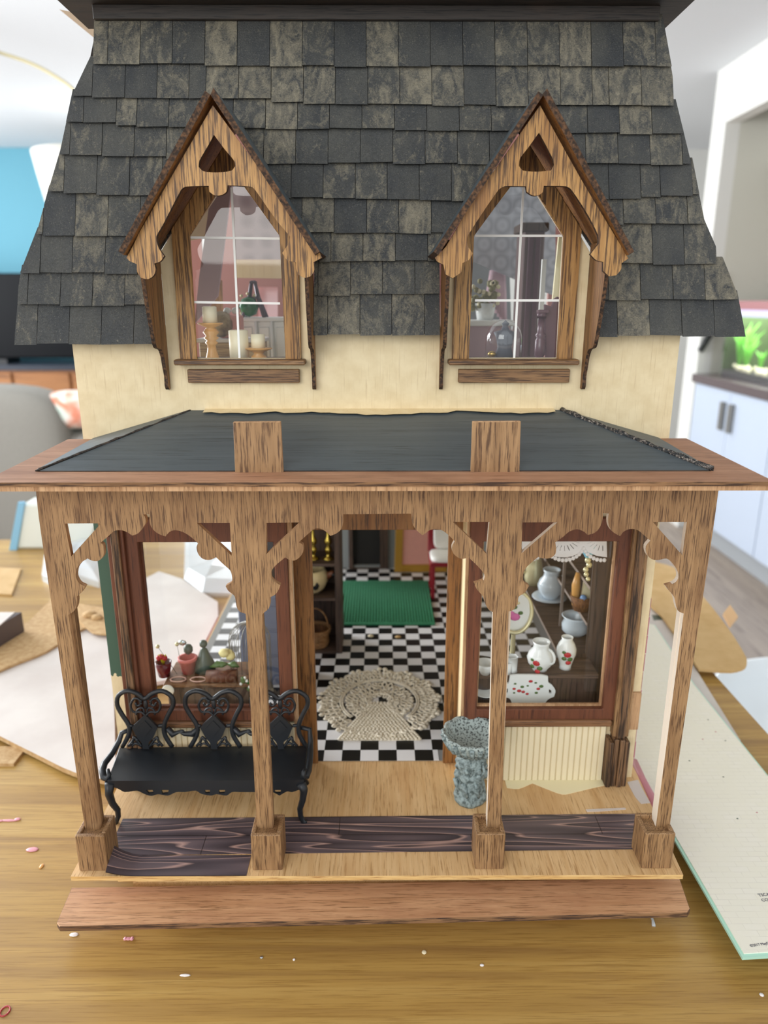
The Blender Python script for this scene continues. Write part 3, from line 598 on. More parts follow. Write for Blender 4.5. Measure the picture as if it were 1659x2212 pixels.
pr_ = slab(B(), [R1, R2, R3, R4], .25, 0, 1).out('porch_roof', ['black_paint', 'black_edge'], H, label='dark painted sloping roof of the porch')
slab(B(), [(-21.9, 9.8, 34.95), (-21.35, -1.3, 34.95), (-14.4, 9.8, 37.1)], .22, 0, 1).out('hip_panel', ['black_paint', 'black_edge'], pr_)
slab(B(), [(20.95, -1.4, 34.95), (21.6, 9.8, 34.95), (14.05, 9.8, 37.1)], .22, 0, 1).out('hip_panel', ['black_paint', 'black_edge'], pr_)
def glitter():
    t = NT('dried_glue_on_black'); n = t.noise(t.co(), 5, 5, .8); return t.fin(t.ramp(n, [(.48, '23282C'), (.56, '6A6058'), (.66, 'C9C2B8')]), .25, n, .8, .05)
M['glue'] = glitter()
hp = [Vector((20.9, -1.3, 35.2)).lerp(Vector((14.0, 9.75, 37.3)), i / 30) + Vector((random.uniform(-.06, .06), 0, random.uniform(-.03, .05))) for i in range(31)]
B().tube(hp, [random.uniform(.14, .26) for _ in hp], 6).out('glue_bead', 'glue', pr_, label='glittery bead of dried glue along the right hip')
hp = [Vector((-21.2, -1.2, 35.2)).lerp(Vector((-14.35, 9.75, 37.3)), i / 30) + Vector((random.uniform(-.04, .04), 0, random.uniform(-.03, .03))) for i in range(31)]
B().tube(hp, [random.uniform(.05, .12) for _ in hp], 6).out('hip_seam', 'black_edge', pr_)
# cream paint carried down from the wall on to the roof
top = []; 
for i in range(40):
    x = -13.2 + 26.6 * i / 39; top.append((x, 9.0 - (.35 if 8 < i < 28 else 0) + random.uniform(-.12, .12) - .3 * math.sin(i * .4)))
rz = lambda y: 35.15 + (y + 1.35) / 11.15 * 2.15
b = B(); n = len(top)
for (x, y) in top: b.v.append((x, y, rz(y) + .13))
for (x, y) in top: b.v.append((x, 9.82, rz(9.82) + .12))
for i in range(n - 1): b.f.append([i, i + 1, n + i + 1, n + i]); b.m.append(0); b.s.append(False)
b.out('paint_overlap', 'cream', pr_, label='ragged cream paint along the top of the porch roof')
for pts in (((503, 912), (606, 911), (612, 1023), (508, 1023)), ((1021, 911), (1125, 910), (1122, 1025), (1017, 1026))):
    P = XZ(pts, -1.6); B().xz([P[3], P[2], P[1], P[0]], [], -1.6, -1.28, 1).out('roof_tab', ['fret', 'fret_side'], H, .03, label='brown wooden tab standing up from the eave')
# ---- mansard roof: backing board with dormer openings, then shingles row by row
K = math.tan(TH); ZB = 42.8
def RY(z, off=0.0): return 8.6 + (z - ZB) * K - off * math.cos(TH)
def roofp(a, b, d): return (a, 8.6 + (b - ZB) * K - d * ct, b - d * st)       # d = height above the roof board
def PRf(u, v, d=0.0):
    r = ray(u, v); y0 = 8.6 - d / ct
    t = (y0 - CAM[1] + K * (CAM[2] - ZB)) / (r.y - K * r.z); return (CAM[0] + t * r.x, CAM[2] + t * r.z)
edgeL = [(38, 738), (42, 650), (50, 587), (85, 505), (110, 412), (135, 333), (150, 258), (160, 207), (200, 135), (206, 15)]
edgeR = [(1423, 12), (1445, 145), (1457, 229), (1487, 353), (1492, 350), (1517, 486), (1588, 632), (1603, 722)]
bl = [PRf(*p) for p in edgeL]; brr = [PRf(*p) for p in edgeR]
inset = lambda p, s: (p[0] + s, p[1])
board = [inset(p, .35) for p in bl] + [inset(p, -.35) for p in brr]; board = [(x, max(z, ZB + .2)) for x, z in board][::-1]
LOW = min(p[1] for p in board) + .1
bi = [p for p in board if p[1] > ZB + .3]; xl_, xr_ = min(p[0] for p in board), max(p[0] for p in board)
DORM = []     # outlines of the dormers seen from the front
for cx in (-10.2, 10.05): DORM.append([(cx - 5.6, ZB - 2), (cx + 5.5, ZB - 2), (cx + 5.6, 48.8), (cx, 57.3), (cx - 5.6, 48.8)])
dh = []
up = sorted([p for p in board if p[0] < 0], key=lambda p: p[1]); rp = sorted([p for p in board if p[0] > 0], key=lambda p: -p[1]); low = []
for cx in (-10.2, 10.05): low += [(cx - 5.6, ZB + .2), (cx - 5.6, 48.8), (cx, 57.3), (cx + 5.6, 48.8), (cx + 5.6, ZB + .2)]
board = (up + rp + low[::-1])[::-1]
roof = B().prism(board, dh, lambda a, b, d: roofp(a, b, -d), 0, .3, 0).out('roof', 'black_edge', H, label='mansard roof covered in weathered dark grey shingles')
def clip(poly, nx, nz, c):      # keep nx*x + nz*z >= c
    out = []
    for i in range(len(poly)):
        p, q = poly[i], poly[(i + 1) % len(poly)]; dp, dq = nx * p[0] + nz * p[1] - c, nx * q[0] + nz * q[1] - c
        if dp >= 0: out.append(p)
        if dp * dq < 0: t = dp / (dp - dq); out.append((p[0] + (q[0] - p[0]) * t, p[1] + (q[1] - p[1]) * t))
    return out
def areap(p): return abs(sum(p[i][0] * p[(i + 1) % len(p)][1] - p[(i + 1) % len(p)][0] * p[i][1] for i in range(len(p)))) / 2 if len(p) > 2 else 0
def interp(tab, x):
    for (a, va), (b_, vb) in zip(tab, tab[1:]):
        if x <= b_: return va + (vb - va) * max(0, (x - a)) / (b_ - a)
    return tab[-1][1]
ROWS = [[(200, 30), (1425, 30)],
        [(200, 135), (480, 140), (830, 142), (1440, 145)], [(160, 206), (430, 210), (600, 216), (660, 224), (1440, 228)], [(150, 258), (350, 271), (620, 276), (1200, 283), (1460, 288)],
        [(130, 333), (360, 337), (600, 350), (1060, 352), (1480, 354)], [(110, 413), (340, 416), (640, 424), (980, 428), (1330, 425), (1490, 416)],
        [(85, 504), (270, 508), (700, 498), (980, 498), (1350, 482), (1515, 482)], [(50, 585), (280, 590), (720, 561), (930, 561), (1360, 567), (1520, 568)],
        [(40, 650), (210, 655), (300, 655), (680, 631), (970, 633), (1340, 646), (1590, 640)], [(38, 737), (320, 736), (670, 720), (970, 720), (1300, 722), (1605, 722)]]
SW = 2.335; STARTU = [0, 205, 160, 146, 128, 108, 84, 50, 44, 37]
def xoutL(z):
    for (p, q) in zip(bl, bl[1:]):
        if p[1] <= z <= q[1]: return p[0] + (q[0] - p[0]) * (z - p[1]) / (q[1] - p[1])
    return bl[0][0] if z < bl[0][1] else bl[-1][0]
def xoutR(z):
    for (p, q) in zip(brr, brr[1:]):
        if q[1] <= z <= p[1] and p[1] > q[1]: return p[0] + (q[0] - p[0]) * (p[1] - z) / (p[1] - q[1])
    return brr[-1][0] if z < brr[-1][1] else brr[0][0]
FIRST = [0, .45, .62, .55, .4, .5, .2, .6, .3, .7]
for r in range(1, 10):
    u = STARTU[r]; X = PRf(u, interp(ROWS[r], u))[0]; first = True; xr = PRf(1640, interp(ROWS[r], 1600))[0]; drift = 0
    while X < xr:
        wd = SW * (FIRST[r] if first else 1) * random.uniform(.985, 1.01); 
        if not first and random.random() < .03: wd *= random.uniform(.45, .7)
        first = False
        uc = 829.5 + (X + wd / 2 - .1) * 30.0
        drift = drift * .6 + random.uniform(-3.0, 3.0)
        zb = PRf(uc, interp(ROWS[r], uc) + drift)[1]; zt = PRf(uc, interp(ROWS[r - 1], uc) - (14 if r > 1 else 0))[1]
        tilt = random.uniform(-.02, .02)
        poly = [(X + .02, zb - tilt), (X + wd - .02, zb + tilt), (X + wd - .02, zt), (X + .02, zt)]
        XC = X; X += wd
        # ragged outer edges follow the roof outline
        zm = (zb + zt) / 2; L0, R0 = xoutL(zb + .05) - .05, xoutR(zb + .05) + .05
        L1, R1_ = xoutL(zt - .6), xoutR(zt - .6)
        if XC < L0 + 2.5: 
            dx, dz = L1 - L0, zt - zb; poly = clip(poly, dz, -dx, dz * L0 - dx * zb)
        if X > R0 - 4.5:
            dx, dz = R1_ - R0, zt - zb; poly = clip(poly, -dz, dx, -dz * R0 + dx * zb)
        if areap(poly) < .25: continue
        for D in DORM:       # cut round the dormers
            inside = poly
            for i in range(5):
                a, b_ = D[i], D[(i + 1) % 5]; ex, ez = b_[0] - a[0], b_[1] - a[1]; inside = clip(inside, -ez, ex, -ez * a[0] + ex * a[1]) if len(inside) > 2 else []
            if areap(inside) > .02:
                best = []
                for i in range(1, 5):
                    a, b_ = D[i], D[(i + 1) % 5]; ex, ez = b_[0] - a[0], b_[1] - a[1]; cc = clip(poly, ez, -ex, ez * a[0] - ex * a[1])
                    if areap(cc) > areap(best): best = cc
                poly = best
        if areap(poly) < .25: continue
        hb = .34 + random.uniform(-.03, .05); th_ = .14
        # lower edge rides on the row beneath, upper edge tucks against the board
        span = max(.5, zt - zb)
        def fn(a, b, d, hb=hb, zb=zb, span=span):
            k = (b - zb) / span; h0 = hb * (1 - k) + .04; return roofp(a, b, h0 + d)
        A = sum(poly[i][0] * poly[(i + 1) % len(poly)][1] - poly[(i + 1) % len(poly)][0] * poly[i][1] for i in range(len(poly)))
        if A < 0: poly = poly[::-1]
        B().prism(poly, [], fn, th_, 0, 0).out('shingle', 'shingle', roof)
# loose side roof panel edge, seen at the lower left, and a loose sheet at the upper left
slab(B(), [(-26.6, 9.6, 42.9), (-26.9, 13, 42.9), (-26.2, 12.5, 47.2), (-26.0, 9.6, 46.2)], .12, 0).out('side_roof_flap', 'shingle', roof)
P = [PY(130, 22, 30), PY(262, 48, 30), PY(262, 130, 30)]
slab(B(), [P[0], P[2], P[1]], .2).out('loose_sheet', plain('kraft_tan_sheet', 'B49E86', .8), roof, label='tan sheet sticking out behind the upper left of the roof')
# roof sides and top, cornice
top_y = RY(65.6)
b = B(); b.add([(-25.3, 9.2, 43), (-20.2, top_y, 65.4), (-20.2, 19, 65.4), (-25.3, 24, 43)], [(0, 3, 2, 1)]); b.add([(25.6, 9.2, 43), (20.2, top_y, 65.4), (20.2, 19, 65.4), (25.6, 24, 43)], [(0, 1, 2, 3)])
b.out('roof_side', 'black_edge', roof)
B().box(-20.45, 20.35, top_y - .75, top_y + .1, 64.75, 65.7).out('frieze_board', 'cornice', roof, .05)
CT = 65.7
B().xy([(-22.6, 11.6), (22.4, 11.6), (22.4, 19.5), (-22.6, 19.5)], [], CT + .5, CT, 0).out('cornice', 'cornice', roof, label='dark wooden cornice along the top of the roof')
B().box(-22.9, 22.7, 11.2, 12.3, CT + .5, CT + 1.3).out('cornice_lip', 'cornice', roof, .05)
# ---- dormers
bumps = dict(L=dict(f=pd, cx=-10.2), R=dict(f=pe, cx=10.05)); GY = 4.4
outL = [(770, 160), (240, 1075), (205, 1150), (145, 1262), (165, 1285), (218, 1308), (222, 1365), (250, 1408), (300, 1417), (342, 1390), (355, 1345), (345, 1305), (390, 1288), (417, 1250), (385, 1205), (365, 1155), (362, 1105), (405, 1030), (540, 770), (572, 748), (740, 742), (745, 785), (785, 812), (840, 806), (870, 780), (876, 738), (1045, 748), (1075, 770), (1225, 985), (1330, 1110), (1315, 1165), (1272, 1228), (1310, 1280), (1372, 1295), (1372, 1340), (1392, 1388), (1435, 1408), (1482, 1395), (1505, 1350), (1498, 1295), (1560, 1262), (1520, 1180)]
holeL = [(778, 372), (850, 470), (925, 562), (932, 600), (905, 632), (800, 645), (700, 636), (667, 605), (672, 560), (730, 460)]
outR = [(885, 158), (400, 850), (210, 1170), (132, 1250), (145, 1275), (192, 1300), (205, 1368), (258, 1397), (320, 1355), (328, 1288), (375, 1265), (402, 1218), (365, 1160), (365, 1095), (585, 765), (630, 738), (783, 738), (790, 778), (830, 803), (872, 803), (905, 780), (912, 735), (1070, 738), (1108, 760), (1220, 930), (1302, 1090), (1305, 1150), (1245, 1225), (1288, 1268), (1338, 1280), (1338, 1345), (1380, 1384), (1432, 1375), (1465, 1332), (1468, 1290), (1518, 1255), (1480, 1190), (1180, 690)]
holeR = [(877, 353), (930, 450), (977, 545), (985, 585), (962, 625), (860, 633), (762, 625), (733, 592), (740, 540), (800, 460)]
for key, out_, hole, lab in (('L', outL, holeL, 'left'), ('R', outR, holeR, 'right')):
    f = bumps[key]['f']; cx = bumps[key]['cx']
    G = crv(XZ([f(*p) for p in out_], GY), 42); Hh = crv(XZ([f(*p) for p in hole], GY), 42)
    apex = G[0]
    # cheeks: scrolled side boards from the wall forward (profile in y,z)
    pf = [(9.78, 49.2), (9.78, 38.95), (9.45, 38.9), (9.2, 39.2), (9.25, 39.9), (9.0, 40.6), (8.75, 41.4), (8.3, 41.9), (7.3, 42.1), (6.95, 42.5), (6.6, 43.6), (6.1, 45.2), (5.75, 47.0), (5.6, 48.6), (5.6, 49.2)]
    dorm = bpy.data.objects.new('dormer', None); COL.objects.link(dorm); dorm.parent = H; ORG[dorm.name] = ORG[H.name]; dorm.empty_display_size = .02
    dorm['label'] = '%s dormer with carved golden gable and pointed window' % lab
    for sx, hw in ((-1, 5.5 if key == 'L' else 5.2), (1, 5.25)):
        xa = cx + sx * hw; x0, x1 = sorted((xa, xa + sx * .27)); B().yz(crv(pf, 60)[::-1], [], x0, x1, 1).out('side_board', ['door', 'burnt'], dorm)
    B().xz(G, [Hh], GY, GY + .35, 1).out('gable_board', ['gable', 'burnt'], dorm)
    # roof slabs
    ap = (cx + (.05), 57.35)
    for sx in (-1, 1):
        ex = cx + sx * 6.15; ez = 48.15
        dv = Vector((ex - ap[0], 0, ez - ap[1])).normalized(); nv = Vector((-dv.z * sx * sx, 0, dv.x)); nv = nv if nv.z > 0 else -nv
        A0 = Vector((ap[0], 0, ap[1])); E0 = Vector((ex, 0, ez)); th = .38
        def q4(y0, ya, ye, w=0.0): return
        ya, ye = RY(ap[1]) + .3, RY(ez) + .3
        P = [(A0.x, 3.85, A0.z), (E0.x, 3.85, E0.z), (E0.x, ye, E0.z), (A0.x, ya, A0.z)]
        Q = [(p[0] + nv.x * th, p[1], p[2] + nv.z * th) for p in P]
        if sx > 0: Q[0] = (Q[0][0] - dv.x * th * .5, Q[0][1], Q[0][2] - dv.z * th * .5); Q[3] = (Q[3][0] - dv.x * th * .5, Q[3][1], Q[3][2] - dv.z * th * .5)
        bb = B(); vs = P + Q
        bb.add(vs, [(4, 5, 6, 7)], 0); bb.add(vs, [(3, 2, 1, 0)], 2); bb.add(vs, [(0, 1, 5, 4), (1, 2, 6, 5), (2, 3, 7, 6), (3, 0, 4, 7)], 1)
        bb.out('dormer_roof_board', ['black_paint', 'burnt', 'door'], dorm)
    # window casing, pane, bars, sill, apron on the wall plane
    wy = 9.45
    op = [(cx - 3.3, 41.15), (cx + 3.3, 41.15), (cx + 3.2, 49.75), (cx + .05, 54.1), (cx - 3.2, 49.75)]
    oc = [(cx - 4.55, 41.15), (cx + 4.45, 41.15), (cx + 4.45, 50.2), (cx + .05, 56.2), (cx - 4.45, 50.2)]
    B().xz(oc, [op], wy, YW, 0).out('window_casing', 'gable', dorm, .05)
    B().xz([(cx - 3.45, 41.1), (cx + 3.45, 41.1), (cx + 3.3, 49.8), (cx + .05, 54.3), (cx - 3.3, 49.8)], [], 9.95, 10.0).out('window_pane', 'glass', dorm)
    if key == 'L': V0, V1, h1, h2 = (500, 405), (517.5, 776), (513, 515.5), (652.5, 655.5)
    else: V0, V1, h1, h2 = (1131, 400), (1110.5, 776), (509.5, 509.5), (649, 649)
    a, b_ = PY(*V0, 9.9), PY(*V1, 9.9); B().xz([(b_[0] - .08, b_[2]), (b_[0] + .08, b_[2]), (a[0] + .08, a[2]), (a[0] - .08, a[2])], [], 9.88, 9.94).out('glazing_bar', 'white', dorm)
    for h in (h1, h2):
        ul, ur = (408, 605) if key == 'L' else (1026, 1222)
        p, q_ = PY(ul, h[0], 9.9), PY(ur, h[1], 9.9); B().xz([(p[0], p[2] - .08), (q_[0], q_[2] - .08), (q_[0], q_[2] + .08), (p[0], p[2] + .08)], [], 9.86, 9.92).out('glazing_bar', 'white', dorm)
    B().box(cx - 4.85, cx + 4.8, 8.75, 9.9, 40.75, 41.15).out('window_sill', 'gable_h', dorm, .08)
    B().box(cx - 4.05, cx + 4.3, 9.35, YW, 39.4, 40.4).out('apron_board', 'gable_h', dorm, .05)
# ---- inside shell, ground floor
tf = B().box(-21.3, 22.0, 12.3, 64.2, DZ, DZ + .04).out('tiled_floor', 'grout', H, label='black and white chequered floor seen through the door')
TX, TY, G0x, G0y = 1.70, 1.66, -.06, 12.28; FZ = DZ + .07
tw = B().box(-TX / 2 + .012, TX / 2 - .012, -TY / 2 + .012, TY / 2 - .012, 0, .035); rest = {0: B(), 1: B()}
TM = {}
for r in range(31):
    for c in range(-12, 13):
        x0, y0 = G0x + c * TX, G0y + r * TY; kind = (r + c) % 2
        if x0 < -21.3 or x0 + TX > 22.0: continue
        if r == 0 and c == 3: x1_ = x0 + .5
        else: x1_ = x0 + TX
        if -4 <= c <= 4:
            if kind not in TM or (r == 0 and c == 3):
                o = B().box(x0 + .012, x1_ - .012, y0 + .012, y0 + TY - .012, DZ + .04, FZ).out('floor_tile', 'white_tile' if kind else 'black', tf)
                if not (r == 0 and c == 3): TM[kind] = (o, x0, y0)
            else:
                s0, sx_, sy_ = TM[kind]; o = s0.copy(); COL.objects.link(o); o.parent = tf; o.location = ((x0 - sx_) * S, (y0 - sy_) * S, 0)
        else: rest[kind].box(x0 + .012, x0 + TX - .012, y0 + .012, y0 + TY - .012, DZ + .04, FZ)
rest[0].out('tiles_beyond', 'black', tf, kind='stuff'); rest[1].out('white_tiles_beyond', 'white_tile', tf, kind='stuff')
# the tiles start at a checker offset: black lies right of the centre line in the front row
B().box(-22.5, 22.6, 12.5, 64.6, 34.0, 34.8).out('upper_floor', 'cream_flat', H)
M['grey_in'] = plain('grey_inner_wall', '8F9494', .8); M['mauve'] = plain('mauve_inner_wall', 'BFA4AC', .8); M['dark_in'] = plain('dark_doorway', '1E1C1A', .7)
yb = 62.5
dd = [(PY(760, 1150, yb)[0], 4.6), (PY(800, 1150, yb)[0], 4.6), (PY(800, 1150, yb)[0], 24), (PY(760, 1150, yb)[0], 24)]
B().xz([(-13, DZ), (22.5, DZ), (22.5, 34), (-13, 34)], [[(dd[0][0], 5), (dd[1][0] + 1.6, 5), (dd[1][0] + 1.6, 24), (dd[0][0], 24)]], yb, yb + .6).out('back_wall', 'grey_in', H)
B().xz([(dd[0][0] - .5, 4.6), (dd[1][0] + 2.8, 4.6), (dd[1][0] + 2.8, 24.6), (dd[0][0] - .5, 24.6)], [[(dd[0][0] + .1, 4.7), (dd[1][0] + 1.5, 4.7), (dd[1][0] + 1.5, 24), (dd[0][0] + .1, 24)]], yb - .5, yb).out('inner_door_frame', 'dark_wood', H)
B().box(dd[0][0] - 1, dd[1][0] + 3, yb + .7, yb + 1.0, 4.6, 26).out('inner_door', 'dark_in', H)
# ---- inside shell, upper floor: attic walls, papered slopes, back window
yb2 = 46
wl = [(-25, 35), (25, 35), (25, 64), (-25, 64)]
w1 = [(a, b_) for a, b_ in XZ([(556, 690), (600, 690), (600, 620), (556, 620)], yb2)]
B().xz([(-25, 35), (22, 35), (22, 64), (-25, 64)], [[w1[0], w1[1], w1[2], w1[3]], [(-21, 37), (-19.3, 37), (-19.3, 60), (-21, 60)], [(11, 37), (20.5, 37), (20.5, 60), (11, 60)]], yb2, yb2 + .5).out('attic_wall', plain('pinkish_attic_wall', 'A8746C', .8), H)
def quad(name, pts, y, mat, par=H, th=.4, label=None):
    P = XZ(pts, y); A = sum(P[i][0] * P[(i + 1) % len(P)][1] - P[(i + 1) % len(P)][0] * P[i][1] for i in range(len(P)))
    if A < 0: P = P[::-1]
    return B().xz(P, [], y, y + th, 0).out(name, mat, par, label=label)
quad('window_glow_panel', [(540, 605), (615, 605), (615, 700), (540, 700)], 47.5, plain('pale_pink_window_glow', 'F6DEE2', .8))  # added panel behind the opening, pale colour stands in for bright window light
quad('papered_slope', [(500, 380), (625, 380), (625, 560), (505, 560)], 30, 'damask_m', label='mauve damask papered attic slope')
quad('cream_beam', [(506, 561), (620, 561), (620, 602), (506, 600)], 34, 'cream')
quad('attic_post', [(455, 420), (500, 400), (470, 640), (420, 700), (430, 600)], 22, 'mauve')
quad('attic_pillar', [(456, 605), (478, 605), (482, 720), (448, 720)], 26, wood('tan_pillar', 'C9A070', 'B58A58', '8A6440'))
quad('white_slope', [(405, 520), (455, 400), (470, 400), (455, 510)], 24, 'cream_flat')
quad('papered_slope', [(1010, 380), (1200, 380), (1200, 640), (1010, 560)], 34, 'damask_g', label='grey damask papered attic slope')
quad('grey_wall', [(1010, 560), (1100, 560), (1105, 720), (1010, 720)], 40, 'grey_in')
quad('mauve_dado', [(1010, 712), (1120, 712), (1120, 790), (1010, 790)], 38, 'mauve')
quad('white_beam', [(1010, 700), (1060, 700), (1060, 714), (1010, 714)], 37, 'white')
quad('cream_post', [(1208, 506), (1222, 506), (1208, 648), (1194, 648)], 14, 'cream_paint')
quad('white_post', [(1172, 560), (1181, 560), (1172, 720), (1162, 720)], 20, 'white')
B().box(-22.4, 22.4, 10.5, 46, 34.8, 35.2).out('attic_floor', 'dark_wood_h', H)
B().box(-14.8, -5.6, 10.25, 15, 40.6, 40.9).box(5.4, 14.8, 10.25, 15, 40.6, 40.9).out('window_shelf', 'dark_wood_h', H)

# ================================================================= FURNITURE AND ORNAMENTS
# ---- cast iron bench
t = thing('garden_bench', 'black cast iron bench with three heart-shaped backs on the porch', 'bench', (-14, 6.5, DZ))
SZ = 8.6
def sp(x, y): return (200 + x / 3.318, 1360 + y / 3.318)
seat = [PZ(*sp(105, 1085), SZ)[:2], PZ(*sp(1515, 1078), SZ)[:2], PZ(*sp(1545, 830), SZ)[:2], PZ(*sp(190, 845), SZ)[:2]]
B().xy(seat, [], SZ, SZ - .25).out('seat', 'iron', t, .06)
yF = seat[0][1]; yBk = seat[2][1]
ap_ = XZ([sp(*p) for p in ((105, 1085), (1515, 1078), (1500, 1135), (1430, 1165), (1395, 1160), (1340, 1190), (1290, 1165), (1240, 1160), (1160, 1165), (1060, 1165), (1000, 1165), (960, 1190), (890, 1180), (850, 1190), (780, 1178), (740, 1155), (660, 1165), (600, 1165), (540, 1190), (470, 1180), (420, 1192), (370, 1178), (320, 1155), (230, 1165), (180, 1140), (110, 1120))], yF)
aph = [XZ([sp(*p) for p in h], yF) for h in (((380, 1150), (430, 1150), (440, 1172), (400, 1175)), ((490, 1150), (545, 1150), (540, 1175), (500, 1178)), ((800, 1150), (840, 1150), (840, 1172), (810, 1175)), ((900, 1150), (950, 1150), (945, 1172), (910, 1175)), ((1300, 1150), (1350, 1150), (1345, 1172), (1310, 1172)))]
B().xz(crv(ap_[::-1]), aph, yF, yF + .18).out('apron', 'iron', t)
for (pts, yy) in (([(120, 1110), (115, 1190), (140, 1260), (178, 1310), (182, 1360), (165, 1405), (150, 1400)], yF), ([(1490, 1110), (1515, 1160), (1505, 1230), (1485, 1290), (1490, 1340), (1510, 1380), (1535, 1375)], yF)):
    P = XZ([sp(*p) for p in pts], yy); zz = min(p[1] for p in P); B().tube([(p[0], yy + .1, p[1] - (zz - DZ) * (1 - (p[1] - zz) / (P[0][1] - zz)) + .06) for p in P], [.42, .33, .27, .24, .22, .22, .18], 7).out('leg', 'iron', t)
for x, dx in ((-21.3, -.5), (-6.9, .6)):
    B().tube([(x, 8.6, 8.1), (x + dx * .4, 8.8, 7.2), (x, 8.7, 6.0), (x + dx, 8.9, 4.62)], [.38, .28, .22, .2], 7).out('leg', 'iron', t)
BY = 8.3
def backpanel(dx, bx):
    bk = B()
    def Q(x, y): p = PY(*sp(x + dx, y), BY - .15); return (p[0], BY - .15, p[2])
    def line(pts, r=.16, seg=6):
        n = len(pts); out = []
        for i in range(n - 1):
            p0 = pts[max(0, i - 1)]; p1 = pts[i]; p2 = pts[i + 1]; p3 = pts[min(n - 1, i + 2)]
            for k in range(3):
                t_ = k / 3; out.append(tuple(.5 * (2 * p1[j] + (p2[j] - p0[j]) * t_ + (2 * p0[j] - 5 * p1[j] + 4 * p2[j] - p3[j]) * t_ ** 2 + (3 * p1[j] - p0[j] - 3 * p2[j] + p3[j]) * t_ ** 3) for j in (0, 1)))
        out.append(pts[-1]); return [Q(*p) for p in out]
    # heart-shaped hoop
    bk.tube(line([(700, 840), (745, 760), (750, 690), (700, 610), (665, 540), (675, 470), (740, 440), (810, 460), (860, 495), (920, 455), (990, 440), (1055, 480), (1065, 540), (1030, 610), (1000, 690), (1010, 760), (1060, 840)]), .2, 7)
    dia = XZ([sp(x + dx, y) for x, y in ((870, 600), (960, 690), (925, 770), (895, 800), (900, 845), (855, 845), (845, 800), (815, 765), (775, 690))], BY)
    bk.xz(crv(dia[::-1], 60), [], BY - .25, BY, 0)
    bk.xz([PYq for PYq in XZ([sp(x + dx, y) for x, y in ((870, 640), (920, 692), (870, 750), (820, 692))][::-1], BY)], [], BY - .32, BY - .24, 0)
    for s_ in (-1, 1):
        m = lambda x, s_=s_: 868 + s_ * (x - 868)
        bk.tube(line([(m(868), 620), (m(900), 590), (m(955), 590), (m(975), 540), (m(950), 495), (m(915), 500), (m(905), 535), (m(930), 545), (m(940), 525)]), .11, 5)
        bk.tube(line([(m(875), 600), (m(890), 560), (m(925), 575), (m(935), 610)]), .09, 5)
        bk.tube(line([(m(960), 690), (m(1000), 685)]), .15, 5)
        bk.tube(line([(m(895), 840), (m(925), 800), (m(950), 770), (m(960), 800), (m(990), 835)]), .12, 5); bk.tube(line([(m(905), 830), (m(940), 815), (m(965), 835)]), .1, 5)
        bk.ball(Q(m(930), 790), .16, seg=6); bk.ball(Q(m(965), 815), .16, seg=6)
    for k in range(7): a = math.radians(200 - k * 37); bk.ball(Q(868 + 34 * math.cos(a), 520 - 30 * math.sin(a)), .12, seg=6)
    bk.ball(Q(868, 535), .2, .12, .5, seg=8)
    return bk.out('backrest', 'iron', t)
backpanel(-488, 0); backpanel(0, 0); backpanel(476, 0)
for dx in (0, 476):
    q0 = lambda x, y: (PY(*sp(x + dx - 488 + 6, y), BY)[0], BY - .1, PY(*sp(x, y), BY)[2])
    bb = B().tube([q0(1020, 700), q0(1060, 745), q0(1110, 725), q0(1140, 740), q0(1200, 740), q0(1240, 700)], [.22, .3, .14, .2, .3, .2], 6); bb.ball(q0(1125, 725), .25, .15, .2, seg=8); bb.out('back_link', 'iron', t)
for xs, pts in ((0, ((262, 720), (210, 740), (190, 800), (140, 890), (85, 960), (70, 1010), (80, 1060), (105, 1075), (118, 1040), (108, 1000))), (1, ((1480, 700), (1555, 715), (1562, 800), (1560, 880), (1555, 950), (1545, 1010), (1530, 1055), (1510, 1060), (1512, 1020), (1525, 1000)))):
    ys = [8.4, 8.3, 8.0, 7.0, 6.0, 5.2, 4.6, 4.4, 4.5, 4.8]; xo = -22.1 if xs == 0 else -6.0
    P = [PY(*sp(*p), yy) for p, yy in zip(pts, ys)]
    B().tube(P, [.2, .22, .24, .26, .28, .3, .28, .24, .18, .14], 7).out('armrest', 'iron', t)
# ---- bird bath
t = thing('bird_bath', 'weathered grey-green stone bird bath behind the third porch post', 'bird bath', (7.75, 7.1, DZ))
wob = lambda a, i: 1 + .05 * math.sin(3 * a + i) + .03 * math.sin(8 * a + 2 * i)
prof = [(0, 0), (1.35, 0), (1.45, .25), (1.35, .7), (1.15, 1.1), (1.3, 1.5), (1.15, 2.0), (1.25, 2.5), (1.1, 2.9), (1.2, 3.3), (1.3, 3.8), (1.1, 4.1), (1.0, 4.4), (1.25, 4.8)]
B().lathe(prof, (7.75, 7.1, DZ), 32, wob=wob).out('pedestal', 'stone', t)
sc = lambda a, i: 1 + (.07 * abs(math.sin(5.5 * a)) - .03) * min(1, i / 2)
B().lathe([(1.2, 4.7), (1.7, 5.0), (2.15, 5.6), (2.4, 6.2), (2.42, 6.45), (2.25, 6.5), (2.05, 6.2), (1.6, 5.75), (.9, 5.5), (0, 5.42)], (7.75, 7.1, DZ), 66, wob=sc).out('basin', ['stone_bowl'], t)
b = B()
for k in range(22):
    a = 2 * math.pi * k / 22; r0, r1 = 1.35, 2.46
    b.tube([(7.75 + r0 * math.cos(a), 7.1 + r0 * math.sin(a), DZ + 4.75), (7.75 + 2.0 * math.cos(a + .05), 7.1 + 2.0 * math.sin(a + .05), DZ + 5.3), (7.75 + r1 * math.cos(a), 7.1 + r1 * math.sin(a), DZ + 6.25)], [.1, .2, .24], 6)
b.out('leaf_rim', 'stone', t)
b = B()
